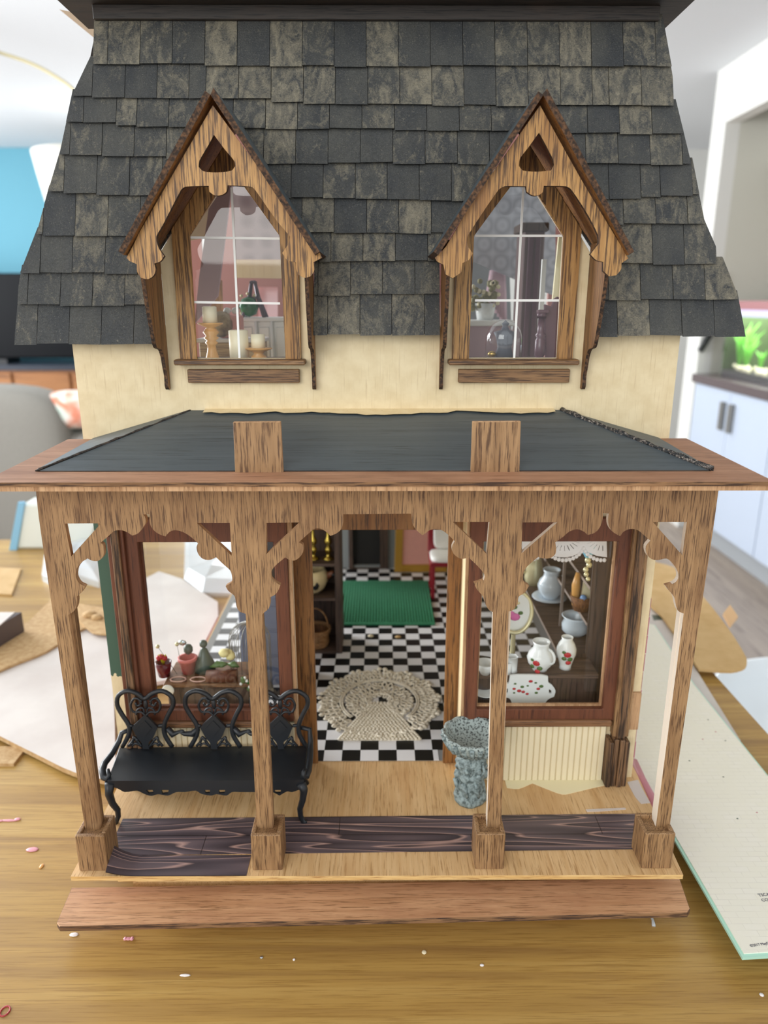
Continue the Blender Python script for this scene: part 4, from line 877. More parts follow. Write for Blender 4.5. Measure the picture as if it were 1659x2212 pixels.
for k in range(4):
    a = -1.57 + (k - 1.5) * .9; c = (7.75 + 1.12 * math.cos(a), 7.1 + 1.12 * math.sin(a), DZ)
    b.ball((c[0], c[1], DZ + 3.35), .3, seg=8); b.ball((c[0], c[1], DZ + 2.6), .38, .3, .55, seg=8); b.tube([(c[0] - .25, c[1] - .1, DZ + 2.2), (c[0] - .1, c[1] - .2, DZ + 1.6), (c[0] + .1, c[1] - .15, DZ + .9)], [.2, .2, .14], 6)
    b.tube([(c[0] + .3, c[1] - .05, DZ + 2.9), (c[0] + .45, c[1] - .2, DZ + 3.4), (c[0] + .3, c[1], DZ + 4.2)], [.13, .12, .1], 6)
b.out('carved_figures', 'stone', t)
# ---- crocheted rug
t = thing('crochet_rug', 'round ecru crocheted doily rug lying just inside the door', 'rug', (.1, 18.5, FZ))
cx, cy = PZ(820, 1505, FZ)[:2]; cy = 22.3; RX, RYy = 6.45, 6.9; b = B()
def ring(R, n, lr, r, jit=.0, z=.1, lo=-200, hi=20 + 360):
    for k in range(n):
        a = 2 * math.pi * k / n + random.uniform(-jit, jit)
        if -2.25 < ((a + math.pi) % (2 * math.pi) - math.pi) < -.9 and R < 5.3 and R > .9: continue
        c = Vector((cx + R * RX / 6 * math.cos(a), cy + R * RYy / 6 * math.sin(a), FZ + z + random.uniform(0, .12)))
        u_ = Vector((math.cos(a), math.sin(a), random.uniform(-.2, .4))); v_ = Vector((-math.sin(a), math.cos(a), 0))
        b.tube([c + u_ * lr * math.cos(q * math.pi / 4) + v_ * lr * .7 * math.sin(q * math.pi / 4) for q in range(8)], r, 5, True)
for R, n, lr, r in ((1.1, 12, .25, .11), (1.7, 22, .3, .11), (2.4, 30, .34, .11), (3.0, 36, .34, .12), (4.35, 46, .36, .12), (4.9, 52, .36, .12), (5.4, 56, .34, .12)): ring(R, n, lr, r, .03)
for k in range(64):     # scalloped ruffle round the rim
    a = 2 * math.pi * k / 64; 
    if -2.2 < ((a + math.pi) % (2 * math.pi) - math.pi) < -.95: continue
    R = 5.75 + .22 * math.sin(13 * a); c = Vector((cx + R * RX / 6 * math.cos(a), cy + R * RYy / 6 * math.sin(a), FZ + .18 + .15 * math.sin(13 * a + 1)))
    b.ball(c, .3, .28, .17, seg=8)
b.out('looped_stitches', 'crochet', t, kind='stuff')
b = B()
for R in (3.65, 3.85): b.tube([(cx + R * RX / 6 * math.cos(math.radians(a)), cy + R * RYy / 6 * math.sin(math.radians(a)), FZ + .22) for a in range(-45, 226, 6)], .1, 6)
b.tube([(cx + 1.45 * math.cos(math.radians(a)), cy + .3 + 1.1 * math.sin(math.radians(a)), FZ + .25) for a in range(-20, 201, 10)], .12, 6)
b.out('cord_ring', 'crochet', t)
b = B()      # knitted fan panel at the front
for j in range(23):
    k = j / 22; y = cy - .2 - k * 6.6; hw = .9 + k * 3.0; n = max(4, int(hw * 2 / .36))
    for i in range(n + 1): b.ball((cx - hw + 2 * hw * i / n, y + .05 * math.sin(i), FZ + .13), .19, .17, .13, seg=6)
b.out('knitted_panel', 'crochet', t, kind='stuff')
b = B().xy([(cx + .8, cy - .2), (cx - .8, cy - .2), (cx - 3.9, cy - 6.9), (cx + 3.9, cy - 6.9)], [], FZ + .08, FZ + .01); b.out('panel_base', 'crochet', t)
# ---- green ribbed mat
t = thing('green_mat', 'dark green ribbed mat lying on the chequered floor', 'rug', (0, 36, FZ))
g = [PZ(725, 1352, FZ), PZ(941, 1356, FZ), PZ(929, 1259, FZ), PZ(732, 1258, FZ)]
gx0, gx1, gy0, gy1 = g[0][0], g[1][0], g[0][1], g[3][1]
B().box(gx0, gx1, gy0, gy1, FZ, FZ + .3).out('base', 'rug', t, .08)
n = 34
b = B()
for i in range(n): x = gx0 + (i + .5) * (gx1 - gx0) / n; b.tube([(x, gy0 + .5, FZ + .3), (x, gy1 - .5, FZ + .3)], .13, 6)
b.out('ribs', 'rug', t, kind='stuff')
# ---- dark shelf unit left of the door
yS = PZ(726, 1412, FZ)[1]
t = thing('shelf_unit', 'dark wooden shelf unit with open cubbyholes left of the door', 'shelf', (-10, yS, FZ))
xr = PY(737, 1300, yS)[0]; xl = xr - 10.5
def SZv(v): return PY(700, v, yS)[2]
z1, z2 = SZv(1292), SZv(1218)
B().box(xr - .7, xr, yS, yS + 5, FZ, 24.5).out('side_panel', 'dark_wood', t, .05); B().box(xl, xl + .5, yS, yS + 5, FZ, 24.5).out('side_panel', 'dark_wood', t, .05)
B().box(xl + .5, xr - .7, yS + 4.7, yS + 5, FZ, 24.5).out('back_panel', 'dark_wood', t)
for z in (FZ + .3, z1, z2, 24.1): B().box(xl + .5, xr - .7, yS + .02, yS + 4.7, z - .35, z).out('shelf', 'dark_wood_h', t)
def lathe_thing(name, label, cat, loc, parts, group=None):
    t = thing(name, label, cat, loc, group)
    for nm, prof, mat in parts: B().lathe(prof, loc, 20).out(nm, mat, t)
    return t
stick = [(0, 0), (.62, 0), (.62, .12), (.3, .3), (.2, .6), (.38, .9), (.4, 1.15), (.2, 1.45), (.42, 1.75), (.42, 2.1), (.2, 2.5), (.16, 3.2), (.26, 4.2), (.3, 4.6), (.45, 4.75), (.45, 5.1), (.22, 5.3), (.22, 5.6), (0, 5.6)]
for (u, v, lab) in ((677, 1209, 'brass candlestick on the dark shelf unit, left of the pair'), (709.5, 1209, 'brass candlestick on the dark shelf unit, right of the pair')):
    p = PY(u, v, yS + 1.6); lathe_thing('brass_candlestick', lab, 'candlestick', (p[0], yS + 1.6, z2), [('stem', [(r * 1.1, z * 1.15) for r, z in stick], 'brass')], 'brass candlesticks')
t = thing('painted_pot', 'cream painted pot with dark blotches on the middle cubbyhole of the shelf unit', 'pot', (xr - 3.6, yS + 2, z1))
px, py = PY(675, 1280, yS + 2)[0], yS + 2
B().lathe([(0, 0), (.9, 0), (1.5, .6), (1.9, 1.5), (1.9, 2.3), (1.6, 2.9), (1.45, 3.0), (1.6, 2.4), (1.5, 1.2), (0, .6)], (px, py, z1), 24).out('bowl', plain('cream_glaze', 'E6D2A0', .3), t)
b = B(); b.tube([(px + 1.6, py, z1 + 1.9), (px + 2.5, py - .2, z1 + 2.5), (px + 2.9, py - .2, z1 + 2.2)], [.5, .35, .12], 8); b.out('spout', plain('brown_glaze', '7A4A30', .4), t)
b = B(); b.ball((px + .5, py - 1.65, z1 + 1.4), .5, .2, .6, seg=8); b.ball((px + 2.6, py - .3, z1 + 2.3), .4, .35, .3, seg=8); b.out('dark_blotch', 'black', t)
t = thing('wicker_basket', 'small wicker basket with a hoop handle in the lowest cubbyhole', 'basket', (px, py, FZ + .3))
bx = PY(683, 1390, yS + 1.8)[0]; bz = FZ + .3
b = B()
for k in range(9): b.tube([(bx + (1.35 + .08 * math.sin(k)) * (1 + .03 * k) * math.cos(a * math.pi / 12), yS + 1.8 + (1.35 + .08 * math.sin(k)) * (1 + .03 * k) * math.sin(a * math.pi / 12), bz + .15 + k * .26) for a in range(24)], .16, 5, True)
b.out('weave', 'wicker', t); B().lathe([(0, 0), (1.3, 0), (1.3, .1), (1.2, 2.2), (1.1, 2.2), (1.1, .2), (0, .2)], (bx, yS + 1.8, bz), 20).out('lining', 'wicker_dark', t)
B().tube([(bx + 1.5 * math.cos(a * math.pi / 14), yS + 1.8, bz + 2.3 + 2.5 * math.sin(a * math.pi / 14)) for a in range(15)], .1, 6).out('handle', 'wicker', t)
# ---- ochre framed pink panel, red chair
yp = 60.5
t = thing('framed_panel', 'pink panel in an ochre yellow frame standing at the back of the room', 'picture', (7, yp, FZ))
P = XZ([(852, 1236), (966, 1236), (964, 1090), (856, 1090)], yp); Q = XZ([(869, 1221), (925, 1219), (955, 1220), (953, 1100), (873, 1100)], yp)
B().xz(P, [Q[:1] + Q[2:]], yp, yp + .6).out('frame', plain('ochre_frame', 'B58A2E', .45), t, .05); Qa = Q[:1] + Q[2:]
B().xz(Qa, [], yp + .3, yp + .5).out('panel', plain('salmon_panel', 'F0AFA2', .6, var=.12), t)
t = thing('red_chair', 'red chair with a white padded seat and back at the room\'s right', 'chair', (12, 50, FZ))
y0 = 50; a = PY(925, 1212, y0); 
x0 = a[0] + .3; zs = a[2]
M['redp'] = plain('dark_red_lacquer', '8E1626', .3)
for (x, y) in ((x0 + .2, y0), (x0 + 4.4, y0), (x0 + .2, y0 + 4), (x0 + 4.4, y0 + 4)): B().box(x, x + .5, y, y + .5, FZ, zs - .4).out('leg', 'redp', t, .05)
B().box(x0, x0 + 5, y0 - .1, y0 + 4.6, zs - .9, zs - .3).out('seat_rail', 'redp', t, .08); puffy(B(), x0 + .1, x0 + 4.9, y0, y0 + 4.5, zs - .5, zs + .5, 4).out('cushion', 'white', t)
B().box(x0 - .1, x0 + 1.0, y0 + 4.1, y0 + 4.6, zs, zs + 5.5).box(x0 + 4.0, x0 + 5, y0 + 4.1, y0 + 4.6, zs, zs + 5.5).out('back_post', 'redp', t, .1); puffy(B(), x0 + .7, x0 + 4.3, y0 + 3.6, y0 + 4.4, zs + .5, zs + 5.4, 5).out('back_pad', 'white', t)
for (u, v, m, lab) in ((801, 1374, 'cream_flat', 'pale crumb on the black floor tile left of centre'), (860, 1376, 'card', 'tan crumb on the black floor tile right of centre')):
    p = PZ(u, v, FZ + .1); tag(B().ball((p[0], p[1], FZ + .12), .42, .3, .14, seg=8).out('crumb', m, origin=(p[0], p[1], FZ)), lab, 'crumb')
# ---- right bay: window bench, stepped shelves, porcelain
yb_ = 12.3; zb_ = PY(1200, 1458, yb_)[2]
t = thing('display_bench', 'dark wooden bench running across the right bay window', 'bench', (13, 12, DZ))
B().box(8.2, 19.6, yb_, 15.6, zb_ - .4, zb_).out('top', 'dark_wood_h', t, .05); B().box(8.4, 19.4, yb_ + .2, yb_ + .5, DZ, zb_ - .4).out('front_panel', 'dark_wood', t)
t = thing('stepped_shelf', 'tall dark open shelf with china standing along the right inner wall', 'shelf', (18, 25, DZ))
xs = PY(1269, 1347, 15.8)[0]; zA = PY(1269, 1269, 15.8)[2]; zB_ = PY(1269, 1347, 15.8)[2]; xL, zL = PY(1206, 1410, 15.8)[0], PY(1206, 1410, 15.8)[2]
for (x_, z_) in ((xL, zL), (xs, zB_), (xs, zA)):
    sh_ = B().box(x_, 21.9, 15.8, 46, z_ - .25, z_).out('shelf', 'dark_wood_h', t); B().box(x_ - .06, x_, 15.8, 46, z_ - .25, z_ + .03).out('shelf_edge', plain('worn_shelf_edge', '9A8A80', .5), sh_)
B().box(xL, xs, 15.6, 15.8, DZ, zL).out('step_panel', 'dark_wood', t); B().box(xs, 21.9, 15.55, 15.8, DZ, 27).out('end_panel', 'dark_wood', t); B().box(21.9, 22.1, 15.8, 46, DZ, 28).out('back_panel', 'dark_wood', t)
pdv = PZ(1208, 1353, zL); B().box(pdv[0], pdv[0] + .25, pdv[1], pdv[1] + .25, zL, 28).out('upright', plain('worn_upright', '7A6C62', .6), t)
def floral(t, c, r, z, k=3, ang=-1.57, mats=('red', 'leaf', 'leaf')):
    spots = [(0, 0, 'red', .34), (.35, -.55, 'leaf', .26), (-.4, -.5, 'leaf', .24), (.15, -.95, 'red', .26), (-.45, .25, 'leaf', .2)]
    for (da, dz, m, s_) in spots:
        a = ang + da * .8; o = B(); q = rotz(a + math.pi / 2)
        o.ball((c[0] + r * math.cos(a), c[1] + r * math.sin(a), z + dz * .8), s_, .05, s_ * .8, seg=8, M3=q); o.out('painted_rose' if m == 'red' else 'painted_leaf', m, t)
def pot(name, label, cat, u, v, y, z, prof, mat='porcelain', sc=1.0, handle=None, ang=-1.57, flo=None, group=None):
    x = PY(u, v, y)[0]; t = thing(name, label, cat, (x, y, z), group)
    B().lathe([(r * sc, h * sc) for r, h in prof], (x, y, z), 28).out('body', mat, t)
    if handle:
        for (a, r0, zc, rh) in handle:
            ca, sa = math.cos(a), math.sin(a); B().tube([(x + (r0 + rh * math.sin(q * math.pi / 8)) * sc * ca, y + (r0 + rh * math.sin(q * math.pi / 8)) * sc * sa, z + (zc - rh * math.cos(q * math.pi / 8)) * sc) for q in range(9)], .13 * sc, 6).out('handle', mat, t)
    if flo: floral(t, (x, y), flo[0] * sc, z + flo[1] * sc, ang=ang)
    return t
vase = [(0, 0), (.62, 0), (.6, .3), (.75, .9), (1.0, 1.7), (1.02, 2.3), (.8, 2.9), (.55, 3.3), (.62, 3.6), (.55, 3.6), (.5, 3.3), (.8, 2.3), (0, 1.5)]
pitch = [(0, 0), (.8, 0), (.85, .2), (1.3, .8), (1.45, 1.4), (1.25, 2.0), (.85, 2.5), (.8, 2.9), (.95, 3.3), (.88, 3.3), (.7, 2.8), (.8, 2.3), (0, 1.4)]
pot('rose_vase', 'white porcelain vase painted with red roses on the window bench', 'vase', 1224, 1400, 13.6, zb_, vase, flo=(1.02, 2.0), ang=-1.7, sc=.86)
pot('rose_jug', 'squat white porcelain jug with a looped handle and roses on the bench', 'jug', 1169, 1400, 13.4, zb_, pitch, handle=[(-.9, 1.0, 1.9, .85)], flo=(1.4, 1.3), ang=-2.1, sc=.84)
pot('china_cup', 'small white cup with a red flower just right of the third post', 'cup', 1108, 1405, 13.0, zb_, [(0, 0), (.5, 0), (.45, .3), (.5, 1.5), (.52, 1.5), (.42, 1.5), (.4, .2), (0, .2)], flo=None, sc=1.0)
pot('china_beaker', 'white beaker beside the third porch post, lower of two', 'cup', 1097, 1430, 12.7, zb_, [(0, 0), (.45, 0), (.45, 1.2), (.38, 1.2), (.38, .2), (0, .2)], sc=.9)
pot('teacup', 'white teacup with gilt rim left of the third porch post', 'cup', 1048, 1450, 12.6, zb_, [(0, 0), (.4, 0), (.8, .7), (.9, 1.1), (.82, 1.1), (.6, .5), (0, .2)], handle=[(0, .8, .7, .35)])
pot('gilt_saucer', 'flowered saucer with gold rim low in the window, left of the third post', 'saucer', 1048, 1510, 12.0, 11.55, [(0, 0), (.5, 0), (1.2, .35), (1.25, .4), (1.1, .38), (.4, .12), (0, .12)], mat='porcelain')
# tray leaning against the bench front
t = thing('china_tray', 'white two-handled china tray painted with strawberries, leaning under the bench', 'tray', (13.2, 12, 11.6))
def tr(x, y): return (1000 + x / 4.608, 1130 + y / 4.608)
T = XZ([tr(*p) for p in ((470, 1515), (540, 1508), (780, 1510), (845, 1525), (850, 1585), (885, 1610), (920, 1665), (905, 1725), (860, 1745), (835, 1765), (810, 1800), (490, 1800), (465, 1745), (425, 1730), (400, 1680), (415, 1610), (455, 1590))], 12.0)
hh = [XZ([tr(*p) for p in h], 12.0) for h in (((855, 1650), (880, 1665), (880, 1695), (855, 1690)), ((435, 1640), (448, 1650), (445, 1690), (430, 1690)))]
B().xz(crv(T[::-1]), hh, 11.95, 12.15).out('plate', 'porcelain', t, .05)
for (x, y, m, s_) in ((675, 1575, 'red', 24), (510, 1650, 'red', 20), (560, 1670, 'red', 26), (600, 1680, 'red', 22), (750, 1650, 'red', 22), (640, 1700, 'red', 20), (520, 1600, 'leaf', 16), (590, 1630, 'leaf', 22), (780, 1625, 'leaf', 26), (730, 1690, 'leaf', 20), (725, 1590, 'leaf', 16), (510, 1690, 'leaf', 14), (645, 1620, 'leaf', 14)):
    p = PY(*tr(x, y), 11.93); B().ball(p, s_ / 4.608 / 27, .03, s_ / 4.608 / 36, seg=8).out('painted_berry' if m == 'red' else 'painted_leaf', m, t)
pj = PZ(1189, 1296, zL)[1]
pot('wash_jug', 'pale blue-white jug on the shelf behind the lace valance', 'jug', 1189, 1280, pj, zL + .3, pitch, mat='porcelain_blue', sc=1.0, handle=[(-.3, 1.0, 1.9, .7)])
pot('wash_basin', 'pale basin carrying the blue-white jug', 'basin', 1186, 1298, pj, zL, [(0, 0), (.9, 0), (1.7, .35), (1.9, .4), (1.8, .5), (.9, .3), (0, .3)], mat='porcelain_blue')
pot('chamber_pot', 'pale blue-white round pot with handle on the end of the dark shelf', 'pot', 1243, 1355, PZ(1243, 1370, zL)[1], zL, [(0, 0), (.8, 0), (1.3, .5), (1.35, 1.1), (1.1, 1.7), (1.4, 2.0), (1.3, 2.05), (1.0, 1.7), (1.1, .6), (0, .4)], mat='porcelain_blue', handle=[(-.1, 1.2, 1.1, .6)])
pot('silver_jug', 'gilt coffee pot on the far shelf, half hidden by the fretwork', 'coffee pot', 1153, 1250, PZ(1153, 1262, zL)[1], zL, [(0, 0), (.8, 0), (1.1, .8), (.9, 2.4), (.7, 3.4), (.9, 3.8), (0, 4.2)], mat='pale_gold', handle=[(3.14, .8, 2.3, .9)])
t = thing('bread_basket', 'brown basket with baguette and folded cloth high on the dark shelf', 'basket', (xs + 1, 18, zB_))
bx, by = PZ(1255, 1316, zB_)[:2]; bz = zB_
B().lathe([(0, 0), (.8, 0), (1.15, 1.5), (1.05, 1.5), (.8, .2), (0, .2)], (bx, by, bz), 14).out('basket_body', 'wicker_dark', t)
B().tube([(bx - .6, by, bz + .5), (bx - .7, by - .1, bz + 2.6), (bx - .6, by - .1, bz + 3.8)], [.35, .42, .2], 8).out('baguette', 'turned', t)
B().prism([(bx - .2, bz + .8), (bx + .9, bz + .8), (bx + .5, bz + 3.2), (bx + .05, bz + 3.4)], [], lambda a, b, d: (a, d, b), by - .3, by).out('cloth', 'cream_paint', t)
b = B(); b.ball((bx - .1, by - .8, bz + 1.5), .35, seg=8); b.out('blue_flower', plain('blue_ceramic', '6F93C0', .3), t)
t = thing('blue_figurine', 'tiny figurine with turquoise hat hanging beneath the lace valance', 'figurine', (xs + 1.5, 15, 20))
p = PY(1268, 1225, 15.0); B().lathe([(.1, 2.1), (.75, 1.9), (.3, 1.0), (.1, .8)], (p[0], 15, p[2]), 14).out('hat', plain('turquoise_glaze', '7FC3DC', .3), t)
b = B(); [b.ball((p[0] + .15 * math.sin(k * 2), 15 - .1, p[2] + .7 - .45 * k), .3 - .02 * k, seg=8) for k in range(5)]; b.out('body', 'pale_gold', t)
# oval plate in gilt stand
t = thing('oval_plate', 'oval flowered plate with gilt rim on a stand behind the third post', 'plate', (9, 17, DZ))
p = PY(1113, 1322, 17); 
b = B(); b.tube([(p[0] + 1.55 * math.cos(a * math.pi / 16), 17 + .3 * math.sin(a * math.pi / 16), p[2] + 2.0 * math.sin(a * math.pi / 16)) for a in range(32)], .2, 7, True); b.out('rim', 'pale_gold', t)
B().xz([(p[0] + 1.5 * math.cos(a * math.pi / 12), p[2] + 1.9 * math.sin(a * math.pi / 12)) for a in range(24)], [], 17.0, 17.15).out('plate', 'porcelain', t)
for (dx, dz, m, s_) in ((0, -.5, 'rose', .5), (-.4, -.2, 'rose', .4), (.5, -.1, 'leaf', .25), (-.1, .5, 'leaf', .3), (.2, .9, 'pale_gold', .2)): B().ball((p[0] + dx, 16.97, p[2] + dz), s_, .04, s_ * .8, seg=8).out('painted_rose' if m == 'rose' else 'painted_leaf', m, t)
B().lathe([(0, 0), (1.0, 0), (.3, .5), (.2, p[2] - 11 - 1.9), (.3, p[2] - 11 - 1.6), (0, p[2] - 11 - 1.6)], (p[0], 17.3, 11), 14).out('stand', 'pale_gold', t)
tt_ = thing('side_table', 'small dark round table behind the third porch post carrying china', 'table', (9.2, 17.3, DZ))
B().lathe([(0, 10.7), (3.0, 10.7), (3.0, 11), (0, 11)], (9.6, 17.6, 0), 24).out('top', 'black', tt_); B().lathe([(0, DZ), (1.4, DZ), (.3, 5.2), (.3, 10.7), (0, 10.7)], (9.6, 17.6, 0), 12).out('leg', 'black', tt_)
for i, (u, v) in enumerate(((1050, 1340), (1052, 1380))):
    p = PY(u, v, 16.0); B_ = pot('gilt_dish', ['small gilt flowered dish left of the third post, upper one', 'small gilt flowered dish left of the third post, lower one'][i], 'dish', u, v, 16.0, 11.0 + i * .01, [(0, 0), (.4, 0), (.9, .4), (.8, .45), (0, .15)], mat='porcelain', group='small gilt dishes')
    if i == 1: B_.location.x += .011
# lace valance
t = thing('lace_valance', 'white scalloped lace valance across the top of the right bay window', 'lace', (13.5, 10.4, 24))
vy = 10.45
def lz(x, y): return tr(x, y)
L = [(590, 165), (1430, 160), (1435, 340), (1390, 335), (1330, 325), (1270, 300), (1200, 262), (1150, 300), (1090, 330), (1030, 340), (960, 340), (900, 325), (830, 290), (780, 270), (720, 300), (660, 330), (600, 330), (590, 300)]
P = XZ([lz(*p) for p in L], vy); slots = []
for cxx in (1010, 1390, 640):
    for k in range(9):
        a = math.radians(205 + k * 16.5); cz = 150; r0, r1 = 75, 130
        if cxx == 1390 and a > math.radians(285): continue
        if cxx == 640 and a < math.radians(275): continue
        pts = [(cxx + r0 * math.cos(a) * 1.3 - 4, cz - r0 * math.sin(a)), (cxx + r1 * math.cos(a) * 1.3 - 4, cz - r1 * math.sin(a)), (cxx + r1 * math.cos(a) * 1.3 + 5, cz - r1 * math.sin(a)), (cxx + r0 * math.cos(a) * 1.3 + 5, cz - r0 * math.sin(a))]
        slots.append(XZ([lz(*q) for q in pts], vy))
b = B().xz(P[::-1], slots, vy, vy + .05); b.out('lace_panel', 'lace', t)
b = B()
for cxx, a0, a1 in ((1010, 205, 340), (1390, 205, 285), (640, 270, 340)):
    for k in range(int((a1 - a0) / 10)):
        a = math.radians(a0 + k * 10); p = PY(*lz(cxx + 205 * math.cos(a) * 1.02, 165 - 205 * math.sin(a)), vy); b.ball(p, .17, .1, .19, seg=8)
b.out('picots', 'lace', t)
# ---- left bay: wooden chest with notions
def lf(x, y): return (230 + x / 5.027, 1120 + y / 5.027)
yC = 12.6; zC = PY(*lf(900, 1790), yC)[2]
t = thing('wooden_chest', 'dark wooden chest under the left bay window heaped with sewing notions', 'chest', (-14, 12.6, DZ))
B().box(-19.0, -11.6, yC, 16.5, DZ, zC - .35).out('body', 'dark_wood', t, .1); B().box(-19.3, -11.3, yC - .2, 16.7, zC - .35, zC).out('lid', 'sill', t, .08)
p = PY(*lf(1260, 1720), 13.2); B().tube([(p[0] - 1.4, 13.2, p[2]), (p[0] + 1.3, 13.2, p[2] + .1)], .62, 12).out('bolster', 'casing', t)
t = thing('birdcage', 'tall wire birdcage with domed top behind the second porch post', 'birdcage', (-9.5, 15.5, DZ))
cxg, cyg = PY(540, 1400, 16)[0], 16; zt_ = PY(540, 1345, 16)[2]
for k in range(12):
    a = k * math.pi / 12; b = B(); R_ = 1.9; P = [(cxg + R_ * math.cos(a), cyg + R_ * math.sin(a), 10)]
    P += [(cxg + R_ * math.cos(q * math.pi / 10) * math.cos(a), cyg + R_ * math.cos(q * math.pi / 10) * math.sin(a), zt_ - 1.6 + 1.6 * math.sin(q * math.pi / 10)) for q in range(11)] + [(cxg - R_ * math.cos(a), cyg - R_ * math.sin(a), 10)]
    b.tube(P, .035, 4).out('wire', 'steel', t)
B().lathe([(0, 9.5), (2, 9.5), (2, 10), (0, 10)], (cxg, cyg, 0)).out('base', 'steel', t); B().lathe([(0, DZ), (1.6, DZ), (.3, 5), (.3, 9.5), (0, 9.5)], (cxg, cyg, 0)).out('stand', 'steel', t)
def small(name, label, cat, u, v, y, z, parts, group=None):
    x = PY(u, v, y)[0]; t = thing(name, label, cat, (x, y, z), group)
    for nm, fn, m in parts: b = B(); fn(b, x, y, z); b.out(nm, m, t)
    return t
M['dred'] = plain('dark_red_glass', '6A1420', .2); M['yellow'] = plain('yellow_bloom', 'E8DC9A', .6); M['ylw'] = plain('bright_yellow', 'D6C81E', .5)
M['pinkpot'] = plain('coral_pot', 'D6706A', .5); M['ribbon'] = plain('blush_ribbon', 'DDB4A4', .7); M['bluegrey'] = plain('blue_grey_paint', '66708A', .6); M['silver'] = plain('silver', 'C9D2D8', .15, .9)
small('red_pot', 'dark red glass pot holding a red and yellow flower, left window', 'pot', *lf(630, 1700), 14, zC, [('pot', lambda b, x, y, z: b.lathe([(0, 0), (.5, 0), (.75, 1.4), (.65, 1.4), (.45, .2), (0, .2)], (x, y, z), 16), 'dred'), ('flower', lambda b, x, y, z: [b.ball((x - .35 + .25 * k, y, z + 1.8 + .12 * (k % 2)), .28, seg=8) for k in range(3)], 'red'), ('leaf', lambda b, x, y, z: [b.tube([(x, y, z + 1.2), (x + d, y - .1, z + 2.2)], [.12, .05], 5) for d in (-.3, 0, .3)], 'ylw')])
small('coral_pot', 'coral pink flower pot among the sewing notions in the left window', 'pot', *lf(890, 1640), 14.6, zC, [('pot', lambda b, x, y, z: b.lathe([(0, 0), (.55, 0), (.8, 1.3), (.9, 1.3), (.9, 1.55), (.7, 1.55), (.5, .2), (0, .2)], (x, y, z), 16), 'pinkpot')])
small('green_figurine', 'dull green figurine of a seated figure in the left window', 'figurine', *lf(1070, 1600), 15, zC, [('body', lambda b, x, y, z: b.lathe([(0, 0), (.95, 0), (.9, .7), (.5, 1.6), (.3, 2.2), (0, 2.4)], (x, y, z), 16), 'dgreen'), ('head', lambda b, x, y, z: b.ball((x, y, z + 2.7), .38, seg=10), 'dgreen')])
small('pale_rose', 'pale yellow rose with green leaves on the chest in the left window', 'flower', *lf(1310, 1500), 14.5, zC, [('bloom', lambda b, x, y, z: [b.ball((x + .3 * math.cos(k), y + .3 * math.sin(k), z + 1.7 + .1 * k), .5, .45, .4, seg=8) for k in range(5)], 'yellow'), ('leaf', lambda b, x, y, z: [b.tube([(x, y, z + .9), (x + d, y - .2, z + 1.0), (x + d * 1.8, y - .2, z + .7)], [.1, .35, .05], 6, flat=.4) for d in (-.9, -.5, .6)], 'leaf')])
small('pale_ribbon', 'looped blush ribbon lying on the chest lid', 'ribbon', *lf(880, 1660), 13.1, zC, [('loop', lambda b, x, y, z: [b.tube([(x + s_ * (.9 + .7 * math.cos(q * math.pi / 6)), y + .35 * math.sin(q * math.pi / 6), z + .12 + .05 * math.sin(q * math.pi / 6)) for q in range(12)], .07, 5, True) for s_ in (-1, 1)], 'ribbon')])
small('gem_brooch', 'dark bead topped with a silvery gem in the left window', 'ornament', *lf(890, 1450), 15.5, zC + 1.2, [('bead', lambda b, x, y, z: b.ball((x, y, z + .7), .45, .42, .55, seg=10), 'dgreen'), ('gem', lambda b, x, y, z: b.ball((x - .4, y - .3, z + 1.5), .4, .12, .3, seg=8), 'silver'), ('foot', lambda b, x, y, z: b.lathe([(0, -1.2), (.5, -1.2), (.2, -.6), (.2, .2), (0, .2)], (x, y, z), 10), 'silver')])
for i, (a, c) in enumerate((((555, 1390), (700, 1600)), ((765, 1365), (800, 1560)))):
    p0, p1 = PY(*lf(*a), 14.5), PY(*lf(*c), 14.3); dx = Vector(p1) - Vector(p0); k = (zC - p0[2]) / (dx.z or -1); 
    t = thing('hat_pin', ['pearl-headed hat pin at the left of the sewing notions', 'pearl-headed hat pin beside the silvery gem'][i], 'pin', (p1[0], 14.3, zC), 'hat pins')
    B().tube([p0, (p0[0] + dx.x * k, 14.3, zC)], .025, 4).out('shaft', 'steel', t); B().ball(p0, .2, seg=8).out('head', 'pale_gold', t)
small('white_button', 'round white button leaning on the chest above the bench', 'button', *lf(670, 1870), 12.2, 11.6, [('disc', lambda b, x, y, z: b.ball((x, y, z + .35), .55, .12, .55, seg=14), 'white')])
small('green_tuft', 'small green and white sprig on the sill left of the second post', 'plant', *lf(1510, 1830), 12.6, 11.55, [('sprig', lambda b, x, y, z: [b.ball((x + .3 * math.cos(k * 2.1), y + .2 * math.sin(k), z + .3 + .22 * k), .25, seg=6) for k in range(6)], 'leaf'), ('blossom', lambda b, x, y, z: [b.ball((x + .4 * math.cos(k * 2.6), y - .2, z + .6 + .3 * k), .16, seg=6) for k in range(4)], 'white')])
t = thing('blue_dresser', 'blue-grey dresser seen through the left bay window', 'dresser', (-11, 26, FZ))
p = PY(578, 1300, 26); B().box(p[0] - 3.2, p[0] + 4.2, 26, 29, FZ, p[2] + .4).out('body', 'bluegrey', t, .1); B().box(p[0] - 2.8, p[0] + 4.5, 25.8, 29.1, p[2] + .4, p[2] + .8).out('top', 'bluegrey', t, .05)
for k in range(3): B().box(p[0] - 2.2, p[0] + 3.9, 25.85, 26.02, FZ + .8 + k * 3, FZ + 3.4 + k * 3).out('drawer', 'bluegrey', t, .05)
t = thing('flower_vase', 'small blue vase with white flowers on the blue-grey dresser', 'vase', (p[0] - 1.2, 27, p[2] + .8))
